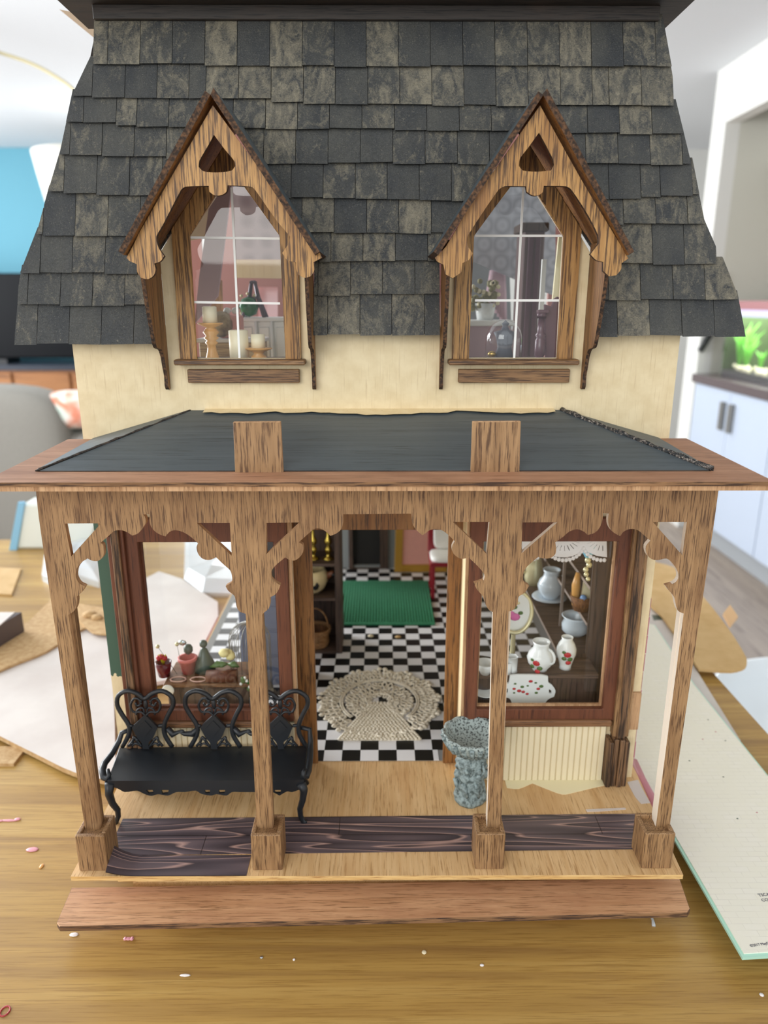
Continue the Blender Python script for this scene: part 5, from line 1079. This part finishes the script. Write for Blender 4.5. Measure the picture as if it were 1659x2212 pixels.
B().lathe([(0, 0), (.5, 0), (.8, .8), (.4, 1.6), (.5, 1.9), (0, 1.9)], (p[0] - 1.2, 27, p[2] + .8), 14).out('vase', 'porcelain_blue', t); b = B(); [b.ball((p[0] - 1.2 + .7 * math.cos(k * 1.9), 27 + .4 * math.sin(k * 2.4), p[2] + 3.0 + .25 * (k % 4)), .5, seg=7) for k in range(9)]; b.out('flowers', 'yellow', t)
# ---- left dormer: candles; right dormer: glass dome
def wl(x, y): return (400 + x / 5.265, 380 + y / 5.265)
def wr(x, y): return (1000 + x / 5.267, 380 + y / 5.267)
zs_ = 40.9
def cz(u, v, y): return PY(u, v, y)[2]
y_ = 11.6; a, b_, c_ = wl(285, 1670), wl(285, 1490), wl(270, 2060)
z0_, zm_, zt2 = zs_, cz(*a, y_), cz(*b_, y_)
t = thing('tall_candlestick', 'turned wooden candlestick with a thick candle in the left dormer window', 'candlestick', (PY(*a, y_)[0], y_, zs_))
x = PY(*a, y_)[0]; hgt = zm_ - zs_
B().lathe([(r, z * hgt / 4.0) for r, z in ((0, 0), (.55, 0), (.5, .3), (.36, 1.0), (.32, 1.6), (.5, 1.9), (.35, 2.1), (.6, 2.4), (.4, 2.6), (.62, 3.0), (.5, 3.2), (.35, 3.5), (.95, 3.85), (.95, 4.0), (0, 4.0))], (x, y_, zs_), 24).out('stem', 'turned', t)
B().lathe([(0, 0), (.55, 0), (.55, zt2 - zm_), (.4, zt2 - zm_ + .05), (0, zt2 - zm_)], (x, y_, zm_), 20).out('candle', 'candle', t)
x = PY(*wl(610, 1900), 12)[0]; tt2 = cz(*wl(610, 1760), 12)
t = thing('pillar_candle', 'plain cream pillar candle in the middle of the left dormer window', 'candle', (x, 12, zs_)); B().lathe([(0, 0), (.74, 0), (.74, tt2 - zs_), (.6, tt2 - zs_ + .06), (0, tt2 - zs_)], (x, 12, zs_), 24).out('wax', 'candle', t); B().tube([(x, 12, tt2), (x, 12, tt2 + .3)], .03, 4).out('wick', 'black', t)
x = PY(*wl(830, 1900), 12)[0]; zm_ = cz(*wl(830, 1985), 12); tt2 = cz(*wl(830, 1830), 12)
t = thing('short_candlestick', 'low turned wooden candle dish with a short candle, left dormer window', 'candlestick', (x, 12, zs_)); hg = max(.9, zm_ - zs_)
B().lathe([(r, z * hg) for r, z in ((0, 0), (.62, 0), (.6, .25), (.35, .5), (.5, .7), (1.05, .92), (1.05, 1.0), (0, 1.0))], (x, 12, zs_), 24).out('dish', 'turned', t)
B().lathe([(0, 0), (.54, 0), (.54, tt2 - zm_), (0, tt2 - zm_ + .03)], (x, 12, zs_ + hg), 20).out('candle', 'candle', t)
# attic furniture seen through the left dormer
def zq(v, y): return PY(540, v, y)[2]
t = thing('white_dresser', 'white panelled dresser behind the candles, seen through the left dormer', 'dresser', (-8, 24, 35.2))
X0, X1 = PY(516, 700, 24)[0], PY(625, 700, 24)[0]; zt3 = zq(694, 24)
B().box(X0, X1, 24, 27, 35.2, zt3).out('body', 'white', t, .1); B().box(X0 - .3, X1 + .3, 23.7, 27.2, zt3, zt3 + .35).out('top', 'white', t, .08)
for k in range(3): B().box(X0 + .3 + k * (X1 - X0) / 3, X0 + (k + 1) * (X1 - X0) / 3 - .3, 23.85, 24.02, 35.8, zt3 - .5).out('door', 'white', t, .08)
for k in range(4): B().tube([(X0 + .15 + k * (X1 - X0 - .3) / 3, 23.8, 35.2), (X0 + .15 + k * (X1 - X0 - .3) / 3, 23.8, zt3)], .16, 6).out('pilaster', 'white', t)
M['tower'] = plain('dark_metal_tower', '5A5058', .4, .5); M['emerald'] = plain('emerald_glass', '0E6A30', .12)
t = thing('tower_figurine', 'slim dark metal lattice tower souvenir standing on the white dresser', 'figurine', (-8.5, 24.8, zt3))
x = PY(551, 690, 24.8)[0]; zz = zt3 + .35; tip = zq(607, 24.8)
for s_ in ((-1, -1), (1, -1), (-1, 1), (1, 1)): B().tube([(x + s_[0] * 1.0, 24.8 + s_[1] * .9, zz), (x + s_[0] * .4, 24.8 + s_[1] * .4, zz + 1.8), (x + s_[0] * .15, 24.8 + s_[1] * .15, zz + 3.2), (x, 24.8, tip)], [.18, .16, .14, .06], 5).out('leg', 'tower', t)
B().box(x - .5, x + .5, 24.3, 25.3, zz + 1.6, zz + 1.85).box(x - .3, x + .3, 24.5, 25.1, zz + 3.0, zz + 3.2).out('platform', 'tower', t)
t = thing('emerald_brooch', 'faceted emerald green gem ornament on the white dresser', 'ornament', (-9.5, 24.3, zz)); p = PY(538, 675, 24.3)
B().ball((p[0], 24.3, zz + .95), .95, .7, .95, seg=8).out('gem', 'emerald', t); b = B(); [b.ball((p[0] + 1.05 * math.cos(k), 24.2, zz + 1.1 + 1.0 * math.sin(k)), .16, seg=6) for k in (1, 1.6, 2.2, 2.8, 3.4, 4)]; b.out('pearls', 'pale_gold', t)
t = thing('brown_jug', 'round mottled brown jug beyond the tall candlestick, left dormer', 'jug', (-12, 20, 40)); p = PY(*wl(415, 1690), 20)
B().ball((p[0], 20, p[2]), 1.15, seg=14).out('body', checker_noise('mottled_brown_glaze', '5A4430', 'B09870', .8, .4, .6, .3), t)
bxx = thing('stacked_boxes', 'low chest of drawers with pale top behind the candles, left dormer', 'chest', (-12, 20, 35.2)); zbx = p[2] - 1.15
B().box(-15.5, p[0] + 3.6, 18.6, 22, 35.2, zbx - .3).out('body', wood('beige_chest', 'C9AE84', 'B5966A', '8A6C48', 'x'), bxx, .1); B().box(-15.7, p[0] + 3.8, 18.3, 22.2, zbx - .3, zbx).out('top', 'lace', bxx, .05)
for k in range(2): B().box(-15.2, p[0] + 3.3, 18.45, 18.62, 35.6 + k * 2, 37.3 + k * 2).out('drawer', 'cream', bxx, .05)
t = thing('pink_box', 'pink gift box with white bow behind the pillar candle', 'box', (-10.5, 20, zbx)); p2 = PY(*wl(530, 1650), 20.2)
B().box(p2[0] - .9, p2[0] + .9, 19.6, 21, zbx, zbx + 1.9).out('box', plain('dusty_pink', 'D99A90', .6), t, .08); b = B(); [b.ball((p2[0] + d, 20.2, zbx + 2.3), .35, .2, .3, seg=8) for d in (-.35, .35)]; b.out('bow', 'white', t)
# right dormer
x = PY(*wr(475, 1900), 12)[0]; tp = cz(*wr(475, 1655), 12); Rd = 2.0
R_ = (PY(*wr(680, 1850), 12)[0] - PY(*wr(265, 1850), 12)[0]) / 2
t = thing('glass_dome', 'clear glass cloche over a dark figure in the right dormer window', 'cloche', (x, 12.6, zs_))
pr2 = [(R_, 0)] + [(R_, (tp - zs_ - R_))] + [(R_ * math.cos(a * math.pi / 20), tp - zs_ - R_ + R_ * math.sin(a * math.pi / 20)) for a in range(1, 11)]
B().lathe(pr2, (x, 12.6, zs_ + .1), 40).out('dome', 'dome', t); B().lathe([(0, 0), (R_ + .2, 0), (R_ + .2, .12), (0, .12)], (x, 12.6, zs_), 32).out('base', 'dark_wood_h', t)
t = thing('dark_figure', 'small dark gowned bust standing under the glass cloche', 'figurine', (x + .05, 12.6, zs_ + .12))
B().lathe([(0, 0), (.75, 0), (.55, .8), (.7, 1.5), (.9, 1.95), (.35, 2.1), (.2, 2.4), (.3, 2.6), (0, 2.85)], (x + .1, 12.6, zs_ + .12), 18, 1, .6).out('bust', plain('slate_figure', '5A5C66', .5), t); B().ball((x - .9, 12.4, zs_ + .4), .35, .3, .25, seg=8).out('gold_leaf', 'gold', t)
t = thing('bed', 'dark plum bed end with turned corner post at the right dormer\'s lower right', 'bed', (13, 13.5, 35.2))
M['plum'] = plain('plum_stained_wood', '6A4E58', .25)
P0 = PY(*wr(925, 1470), 13.2); P1 = PY(*wr(1120, 1470), 13.2)
hb = crv(XZ([wr(*p) for p in ((930, 1460), (990, 1480), (1010, 1490), (1040, 1400), (1085, 1370), (1125, 1440), (1125, 2080), (940, 2080))], 13.4))
B().xz(hb[::-1], [], 13.4, 13.8).out('footboard', 'plum', t, .05)
xq = PY(*wr(895, 1600), 13.2)[0]; zq_ = cz(*wr(895, 1560), 13.2); zz0 = zs_
B().box(xq - .35, xq + .5, 12.8, 13.6, zq_, zq_ + .25).out('cap', 'plum', t, .04)
B().lathe([(r, z) for r, z in ((0, 35.2), (.32, 35.2), (.32, 41), (.42, 41.2), (.42, 42.3), (.3, 42.5), (.45, 42.7), (.3, 42.9), (.22, 44.6), (.35, zq_ - .4), (.4, zq_), (0, zq_))], (xq, 13.2, 0), 14).out('bedpost', 'plum', t)
B().box(xq - .1, P1[0] + .3, 13.8, 22, 38, 39).out('side_rail', 'plum', t)
t = thing('wardrobe', 'tall dusky brown wardrobe at the back of the right attic room', 'wardrobe', (8, 30, 35.2)); X0, X1 = PY(1128, 600, 28)[0], PY(1172, 600, 28)[0]; zw = PY(1150, 500, 28)[2]
B().box(X0, X1, 28, 32, 35.2, zw).out('body', plain('dusky_brown', '76605E', .6, var=.15), t, .1); B().box(X0 - .3, X1 + .3, 27.7, 32.2, zw, zw + .8).out('cornice', 'dark_wood', t, .1); B().box(X0 + .4, (X0 + X1) / 2 - .1, 27.8, 28.02, 36, zw - .5).out('door', 'plum', t, .05); B().box((X0 + X1) / 2 + .1, X1 - .4, 27.8, 28.02, 36, zw - .5).out('door', 'plum', t, .05)
t = thing('pink_curtain', 'pleated pale pink curtain at the small attic window, right dormer', 'curtain', (6, 36, 44))
b = B(); c0_ = [PY(*wr(u_, v_), 35) for u_, v_ in ((350, 1080), (440, 1050), (460, 1640), (290, 1400))]
for k in range(7): f_ = k / 6; a = Vector(c0_[0]).lerp(Vector(c0_[1]), f_); d = Vector(c0_[3]).lerp(Vector(c0_[2]), f_); b.tube([a, a.lerp(d, .5) + Vector((0, -.2, 0)), d], .42, 7)
b.out('folds', plain('pale_pink_cloth', 'E3C3CC', .8), t); B().tube([c0_[0], (c0_[1][0] + 1, 35, c0_[1][2])], .15, 6).out('rod', 'white', t)
t = thing('potted_plant', 'small flowering plant in a white pot, seen through the right dormer', 'plant', (4.5, 24, 46)); p = PY(*wr(250, 1640), 24)
B().lathe([(0, 0), (.75, 0), (1.0, 1.5), (.9, 1.5), (.7, .1), (0, .1)], (p[0], 24, p[2]), 18).out('pot', 'porcelain', t)
b = B(); [b.ball((p[0] + random.uniform(-1.6, 1.1), 24 + random.uniform(-.6, .6), p[2] + 1.6 + random.uniform(-.6, 1.9)), random.uniform(.2, .42), seg=6) for _ in range(34)]; b.out('foliage', plain('olive_foliage', '8A8458', .6), t)
b = B(); [b.ball((p[0] + random.uniform(-1.4, 1.2), 23.4, p[2] + 1.8 + random.uniform(-.6, 1.9)), .22, seg=6) for _ in range(12)]; b.out('blossoms', 'cream_paint', t)
t = thing('window_seat', 'white ledge carrying the potted plant in the right attic room', 'ledge', (4.5, 24, 35.2)); B().box(p[0] - 2.5, p[0] + 2.5, 22.6, 26, p[2] - .5, p[2]).out('top', 'white', t, .08); B().box(p[0] - 2.2, p[0] + 2.2, 23, 25.8, 35.2, p[2] - .5).out('front', 'mauve', t)

# ================================================================= ON THE TABLE AROUND THE HOUSE
# big white board with mint edge, right
t = thing('white_board', 'large white board with mint green edge lying to the right of the dollhouse', 'board', (30, 10, 0))
BZ = 2.0
o4 = [PZ(*p, BZ)[:2] for p in ((1604, 2069), (1760, 2046), (1661, 1668), (1437, 1375), (1402, 1312), (1352, 1560))]
xo = PZ(1604, 2069, BZ)[0]
ob_ = [(PZ(1604, 2069, BZ)[0], PZ(1604, 2069, BZ)[1]), (48, PZ(1659, 2060, BZ)[1] + 1.2), (48, 6), (PZ(1659, 1675, BZ)[0], PZ(1659, 1675, BZ)[1]), (PZ(1500, 1478, BZ)[0], PZ(1500, 1478, BZ)[1]), (PZ(1432, 1370, BZ)[0], PZ(1432, 1370, BZ)[1] + 3), (PZ(1385, 1370, BZ)[0] - 1.5, PZ(1432, 1370, BZ)[1] + 5), (24.3, 24)]
B().xy(ob_, [], BZ, BZ - .2).out('mint_backing', 'mint', t)
cxb = sum(p[0] for p in ob_) / len(ob_); cyb = sum(p[1] for p in ob_) / len(ob_)
ib = [(p[0] + (.22 if p[0] < 36 else -.16), p[1] + (.28 if p[1] < 10 else -.16)) for p in ob_]
B().xy(ib, [], BZ + .08, BZ).out('printed_face', 'brick_board', t)
for i, (x, y) in enumerate(((29, 2), (40, 5), (29, 22), (33, 40))): B().box(x, x + 3, y, y + 3, 0, BZ - .2).out('packing_block', 'card', t)
def text(s_, u, v, z, size, rot, par, name='lettering'):
    cu = bpy.data.curves.new(name, 'FONT'); cu.body = s_; cu.size = size * S; cu.extrude = .00005; o = bpy.data.objects.new(name, cu); COL.objects.link(o)
    p = PZ(u, v, z); o0 = ORG[par.name]; o.parent = par; o.location = ((p[0] - o0[0]) * S, (p[1] - o0[1]) * S, (z - o0[2]) * S + .0002); o.rotation_euler = (0, 0, rot); cu.materials.append(plain('ink', '4A4A5E', .6)); dg = bpy.context.evaluated_depsgraph_get(); me = bpy.data.meshes.new_from_object(o.evaluated_get(dg)); q = bpy.data.objects.new(name, me); COL.objects.link(q); q.parent = par; q.location = o.location; q.rotation_euler = o.rotation_euler; bpy.data.objects.remove(o); return q
text('TSCA', 1640, 1937, BZ + .08, .37, .12, t); text('COM', 1647, 1948, BZ + .08, .37, .12, t); text('©2017 MayD', 1622, 2046, BZ + .08, .27, .16, t)
for k in range(8):
    p = PZ(random.uniform(1480, 1640), random.uniform(1500, 1900), BZ + .1); 
    if p[0] > 27: tag(B().ball((p[0], p[1], BZ + .1), .1, .07, .03, seg=6).out('paint_fleck', 'pink' if k % 3 == 0 else 'dgreen', origin=(p[0], p[1], BZ)), 'tiny pink paint fleck lying on the large white board' if k % 3 == 0 else 'tiny dark grey-green fleck lying on the large white board', 'fleck', 'pink flecks on the board' if k % 3 == 0 else 'dark flecks on the board')
# white sheet behind it, cardboard flap overhanging the table edge
ZS = .6
sh = crv(XY([(1395, 1295), (1425, 1318), (1500, 1440), (1600, 1600), (1500, 1600), (1390, 1450)], ZS), 40)
t = tag(B().xy([(x, y) for x, y in sh][::-1], [], ZS, ZS - .3, 0).out('white_sheet', 'paper', origin=(32, 35, 0)), 'white sheet stained green and pink, lying behind the large white board', 'sheet')
fl = crv(XY([(1400, 1210), (1455, 1225), (1520, 1290), (1575, 1360), (1612, 1420), (1610, 1440), (1580, 1449), (1510, 1445), (1430, 1330), (1400, 1300)], 1.2), 60)
t = thing('cardboard_flap', 'brown cardboard sheet with rounded end overhanging the right table edge', 'cardboard', (40, 45, 0))
B().xy(fl[::-1], [], 1.2, .85).out('sheet', 'card', t); P = XY([(1562, 1325), (1577, 1306), (1594, 1331), (1577, 1352)], 1.6); B().xy(P[::-1], [], 1.6, 1.2).out('tab', plain('light_card', 'D9B183', .7), t)
gs = crv(XY([(1408, 1328), (1432, 1330), (1437, 1338), (1412, 1340)], ZS + .02)); B().xy(gs[::-1], [], ZS + .02, ZS + .005).out('green_smear', 'dgreen', t)
# left: cream sheet with torn edge, cardboard, leaflet box, bags
sheet = crv(XY([(-60, 1440), (90, 1400), (180, 1350), (215, 1345), (232, 1380), (246, 1520), (250, 1690), (160, 1668), (90, 1635), (0, 1590), (-60, 1560)], .9), 60)
t = thing('torn_board', 'large off-white board with a ragged edge lying left of the dollhouse', 'board', (-32, 22, 0)); B().xy(sheet[::-1], [], .9, .35, 1).out('face', ['paper', 'card_torn'], t)
for x, y in ((-40, 18), (-27, 24)): B().box(x, x + 3, y, y + 3, 0, .35).out('backing', 'card_torn', t)
tc_ = crv(XY([(-60, 1345), (0, 1330), (40, 1345), (60, 1350), (112, 1298), (215, 1318), (235, 1345), (180, 1362), (100, 1412), (30, 1440), (-60, 1480)], .95), 70)
tag(B().xy(tc_[::-1], [], 1.3, .95, 0).out('torn_cardboard', 'card_torn', origin=(-40, 30, 0)), 'torn brown cardboard lying over the off-white board on the left', 'cardboard')
pb = crv(XY([(150, 1320), (190, 1310), (235, 1318), (240, 1372), (200, 1368)], 1.4), 70); b = B().xy(pb[::-1], [], 1.5, 1.3); p = PZ(195, 1330, 1.6); b.ball((p[0], p[1], 1.8), 1.1, .8, .5, seg=8); b.ball((p[0] + 1.3, p[1] - .8, 1.7), .9, .7, .45, seg=8)
tag(b.out('crumpled_scrap', 'card_torn', origin=(p[0], p[1], 1.3)), 'crumpled tan paper scrap left of the green wall margin', 'scrap')
pc = XY([(-60, 1222), (45, 1228), (25, 1284), (-60, 1278)], .3); tag(B().xy(pc[::-1], [], .3, 0).out('cardboard_piece', 'card', origin=(-70, 60, 0)), 'small flat rectangle of brown cardboard at the left edge', 'cardboard')
t = thing('printed_box', 'small dark box with printed pictures and a white top at left', 'box', (-50, 46, 0))
p0, p1 = PZ(52, 1386, 0), PZ(-60, 1400, 0); hz = 4.2
B().hexa([(p0[0] - 14, p0[1] - 6, 0), (p0[0] - 1.5, p0[1] - 6, 0), (p0[0], p0[1] + .5, 0), (p0[0] - 14, p0[1] + .5, 0), (p0[0] - 14, p0[1] - 6, hz), (p0[0] - 1.5, p0[1] - 6, hz), (p0[0], p0[1] + .5, hz), (p0[0] - 14, p0[1] + .5, hz)]).out('carton', plain('dark_printed_card', '5A5254', .4), t)
B().box(p0[0] - 14, p0[0] - .8, p0[1] - 5.8, p0[1] + .3, hz, hz + .1).out('lid', 'paper', t)
for k in range(2): B().box(p0[0] - 6.5 + k * .1, p0[0] - 2.6, p0[1] - 6.06, p0[1] - 6.0, .5 + k * 1.8, 1.7 + k * 1.8).out('printed_picture', plain('photo_print', '8A7A72', .4), t)
def bag(name, label, pts, z, h, mat='bag', cat='plastic bag'):
    P = XY(pts, z); cx = sum(p[0] for p in P) / len(P); cy = sum(p[1] for p in P) / len(P); b = B(); n = len(P); Lv = [(1, 0), (1.02, h * .4), (.8, h * .85), (.45, h), (0.02, h * .93)]; vs = []
    for k, (s_, dz) in enumerate(Lv):
        for i, p in enumerate(P): j = 1 + random.uniform(-.07, .07) * (k > 0); vs.append((cx + (p[0] - cx) * s_ * j, cy + (p[1] - cy) * s_ * j, z + dz * random.uniform(.85, 1.15)))
    fs = [(k * n + i, k * n + (i + 1) % n, (k + 1) * n + (i + 1) % n, (k + 1) * n + i) for k in range(len(Lv) - 1) for i in range(n)]
    b.add(vs, fs, 0, False); return tag(b.out(name, mat, origin=(cx, cy, z)), label, cat)
bag('plastic_bag', 'crumpled clear plastic bag lying behind the left porch post', [(92, 1255), (120, 1270), (160, 1255), (215, 1270), (235, 1230), (225, 1190), (180, 1185), (130, 1200), (95, 1215)], 0, 3.2)
bag('clear_bag', 'clear plastic bag with pink print seen through the left bay window', [(398, 1262), (440, 1290), (520, 1290), (545, 1240), (535, 1190), (470, 1178), (400, 1180)], 0, 2.6)
t = thing('blue_bin', 'pale plastic tub with light blue edge behind the left end of the porch', 'tub', (-50, 86, 0)); q0, q1 = PZ(62, 1166, 0), PZ(215, 1190, 0)
B().hexa([(q0[0], 85, 0), (q0[0] + 14, 85, 0), (q0[0] + 14, 90, 0), (q0[0], 90, 0), (q0[0] + 2.5, 85, 9), (q0[0] + 18, 85, 9), (q0[0] + 18, 90, 9), (q0[0] + 2.5, 90, 9)]).out('tub_body', plain('milky_plastic', 'E9EFE8', .4), t, .5)
B().hexa([(q0[0] - .8, 84.5, 0), (q0[0] + .6, 84.5, 0), (q0[0] + .6, 85.1, 0), (q0[0] - .8, 85.1, 0), (q0[0] + 2.2, 84.5, 9.4), (q0[0] + 3.4, 84.5, 9.4), (q0[0] + 3.4, 85.1, 9.4), (q0[0] + 2.2, 85.1, 9.4)]).out('blue_edge', plain('sky_blue_plastic', '8CC4E6', .4), t)
# sheet seen through the left window
ws = [(min(x, -23.6), y) for x, y in XY([(290, 1262), (343, 1234), (392, 1250), (470, 1300), (520, 1330), (430, 1460), (300, 1480)], 1.0)]; tag(B().xy(ws[::-1], [], 1.0, .5).out('pale_sheet', 'paper', origin=(-35, 45, 0)), 'pale sheet lying on the table, seen through the left bay window', 'sheet')
# scraps of dried paint and glue on the table
M['pinks'] = plain('dried_pink_paint', 'E6A2AE', .4)
for i, (u, v, r1, r2, m, lab, nm) in enumerate(((20, 1773, .85, .16, 'pinks', 'long curl of dried pink paint at the left edge of the table', 'paint_curl'), (70, 1836, .55, .3, 'pinks', 'flat oval flake of dried pink paint left of the porch', 'paint_flake'), (278, 2029, .3, .15, 'pinks', 'small pink paint crumb in front of the step board', 'paint_flake'), (90, 1872, .18, .3, 'turned', 'tiny wood chip on the table below the pink oval flake', 'wood_chip'), (916, 2058, .18, .2, 'cream_flat', 'pale wood crumb on the table in front of the step, right of centre', 'wood_chip'), (1041, 2086, .16, .12, 'lace', 'white glue crumb on the table near the wood crumb', 'glue_crumb'), (400, 2108, .4, .12, 'lace', 'flattened white glue streak on the table, lower left', 'glue_crumb'), (635, 2074, .1, .1, 'lace', 'white speck on the table in front of the step, left of centre', 'glue_crumb'), (1645, 2150, .16, .16, 'lace', 'white speck at the lower right corner of the table', 'glue_crumb'), (565, 2069, .14, .12, 'silver', 'pale grey speck in front of the second porch post', 'glue_crumb'), (160, 2020, .35, .2, 'lace', 'patch of white sawdust under the left end of the step board', 'sawdust'))):
    p = PZ(u, v, 0); b = B().ball((p[0], p[1], .05), r1, r2, .06, seg=8)
    if i == 0: b.ball((p[0] + .7, p[1] + .12, .08), .3, .2, .08, seg=8); b.ball((p[0] - .8, p[1] - .05, .06), .35, .14, .06, seg=8)
    if i == 2: b.ball((p[0] + .25, p[1], .06), .16, .2, .06, seg=6); b.ball((p[0] - .25, p[1], .06), .16, .18, .06, seg=6)
    tag(b.out(nm, m, origin=(p[0], p[1], 0)), lab, {'paint_curl': 'paint scrap', 'paint_flake': 'paint scrap', 'wood_chip': 'wood chip', 'glue_crumb': 'crumb', 'sawdust': 'sawdust'}[nm])
p = PZ(11, 2185, 0); tag(B().tube([(p[0] + .3 * math.cos(a * .52), p[1] + .36 * math.sin(a * .52), .03) for a in range(12)], .06, 5, True).out('red_ring_mark', plain('red_ink', 'A8383C', .5), origin=(p[0], p[1], 0)), 'small red ring mark near the lower left corner of the table', 'mark')
p = PZ(1410, 1990, 0); tag(B().tube([(p[0] - .1, p[1] - .5, .06), (p[0], p[1], .1), (p[0] - .05, p[1] + .9, .06), (p[0] + .25, p[1] + 1.3, .06)], [.15, .1, .06, .1], 5).out('plastic_sliver', 'bag', origin=(p[0], p[1], 0)), 'clear plastic sliver on the table right of the step board', 'plastic scrap')
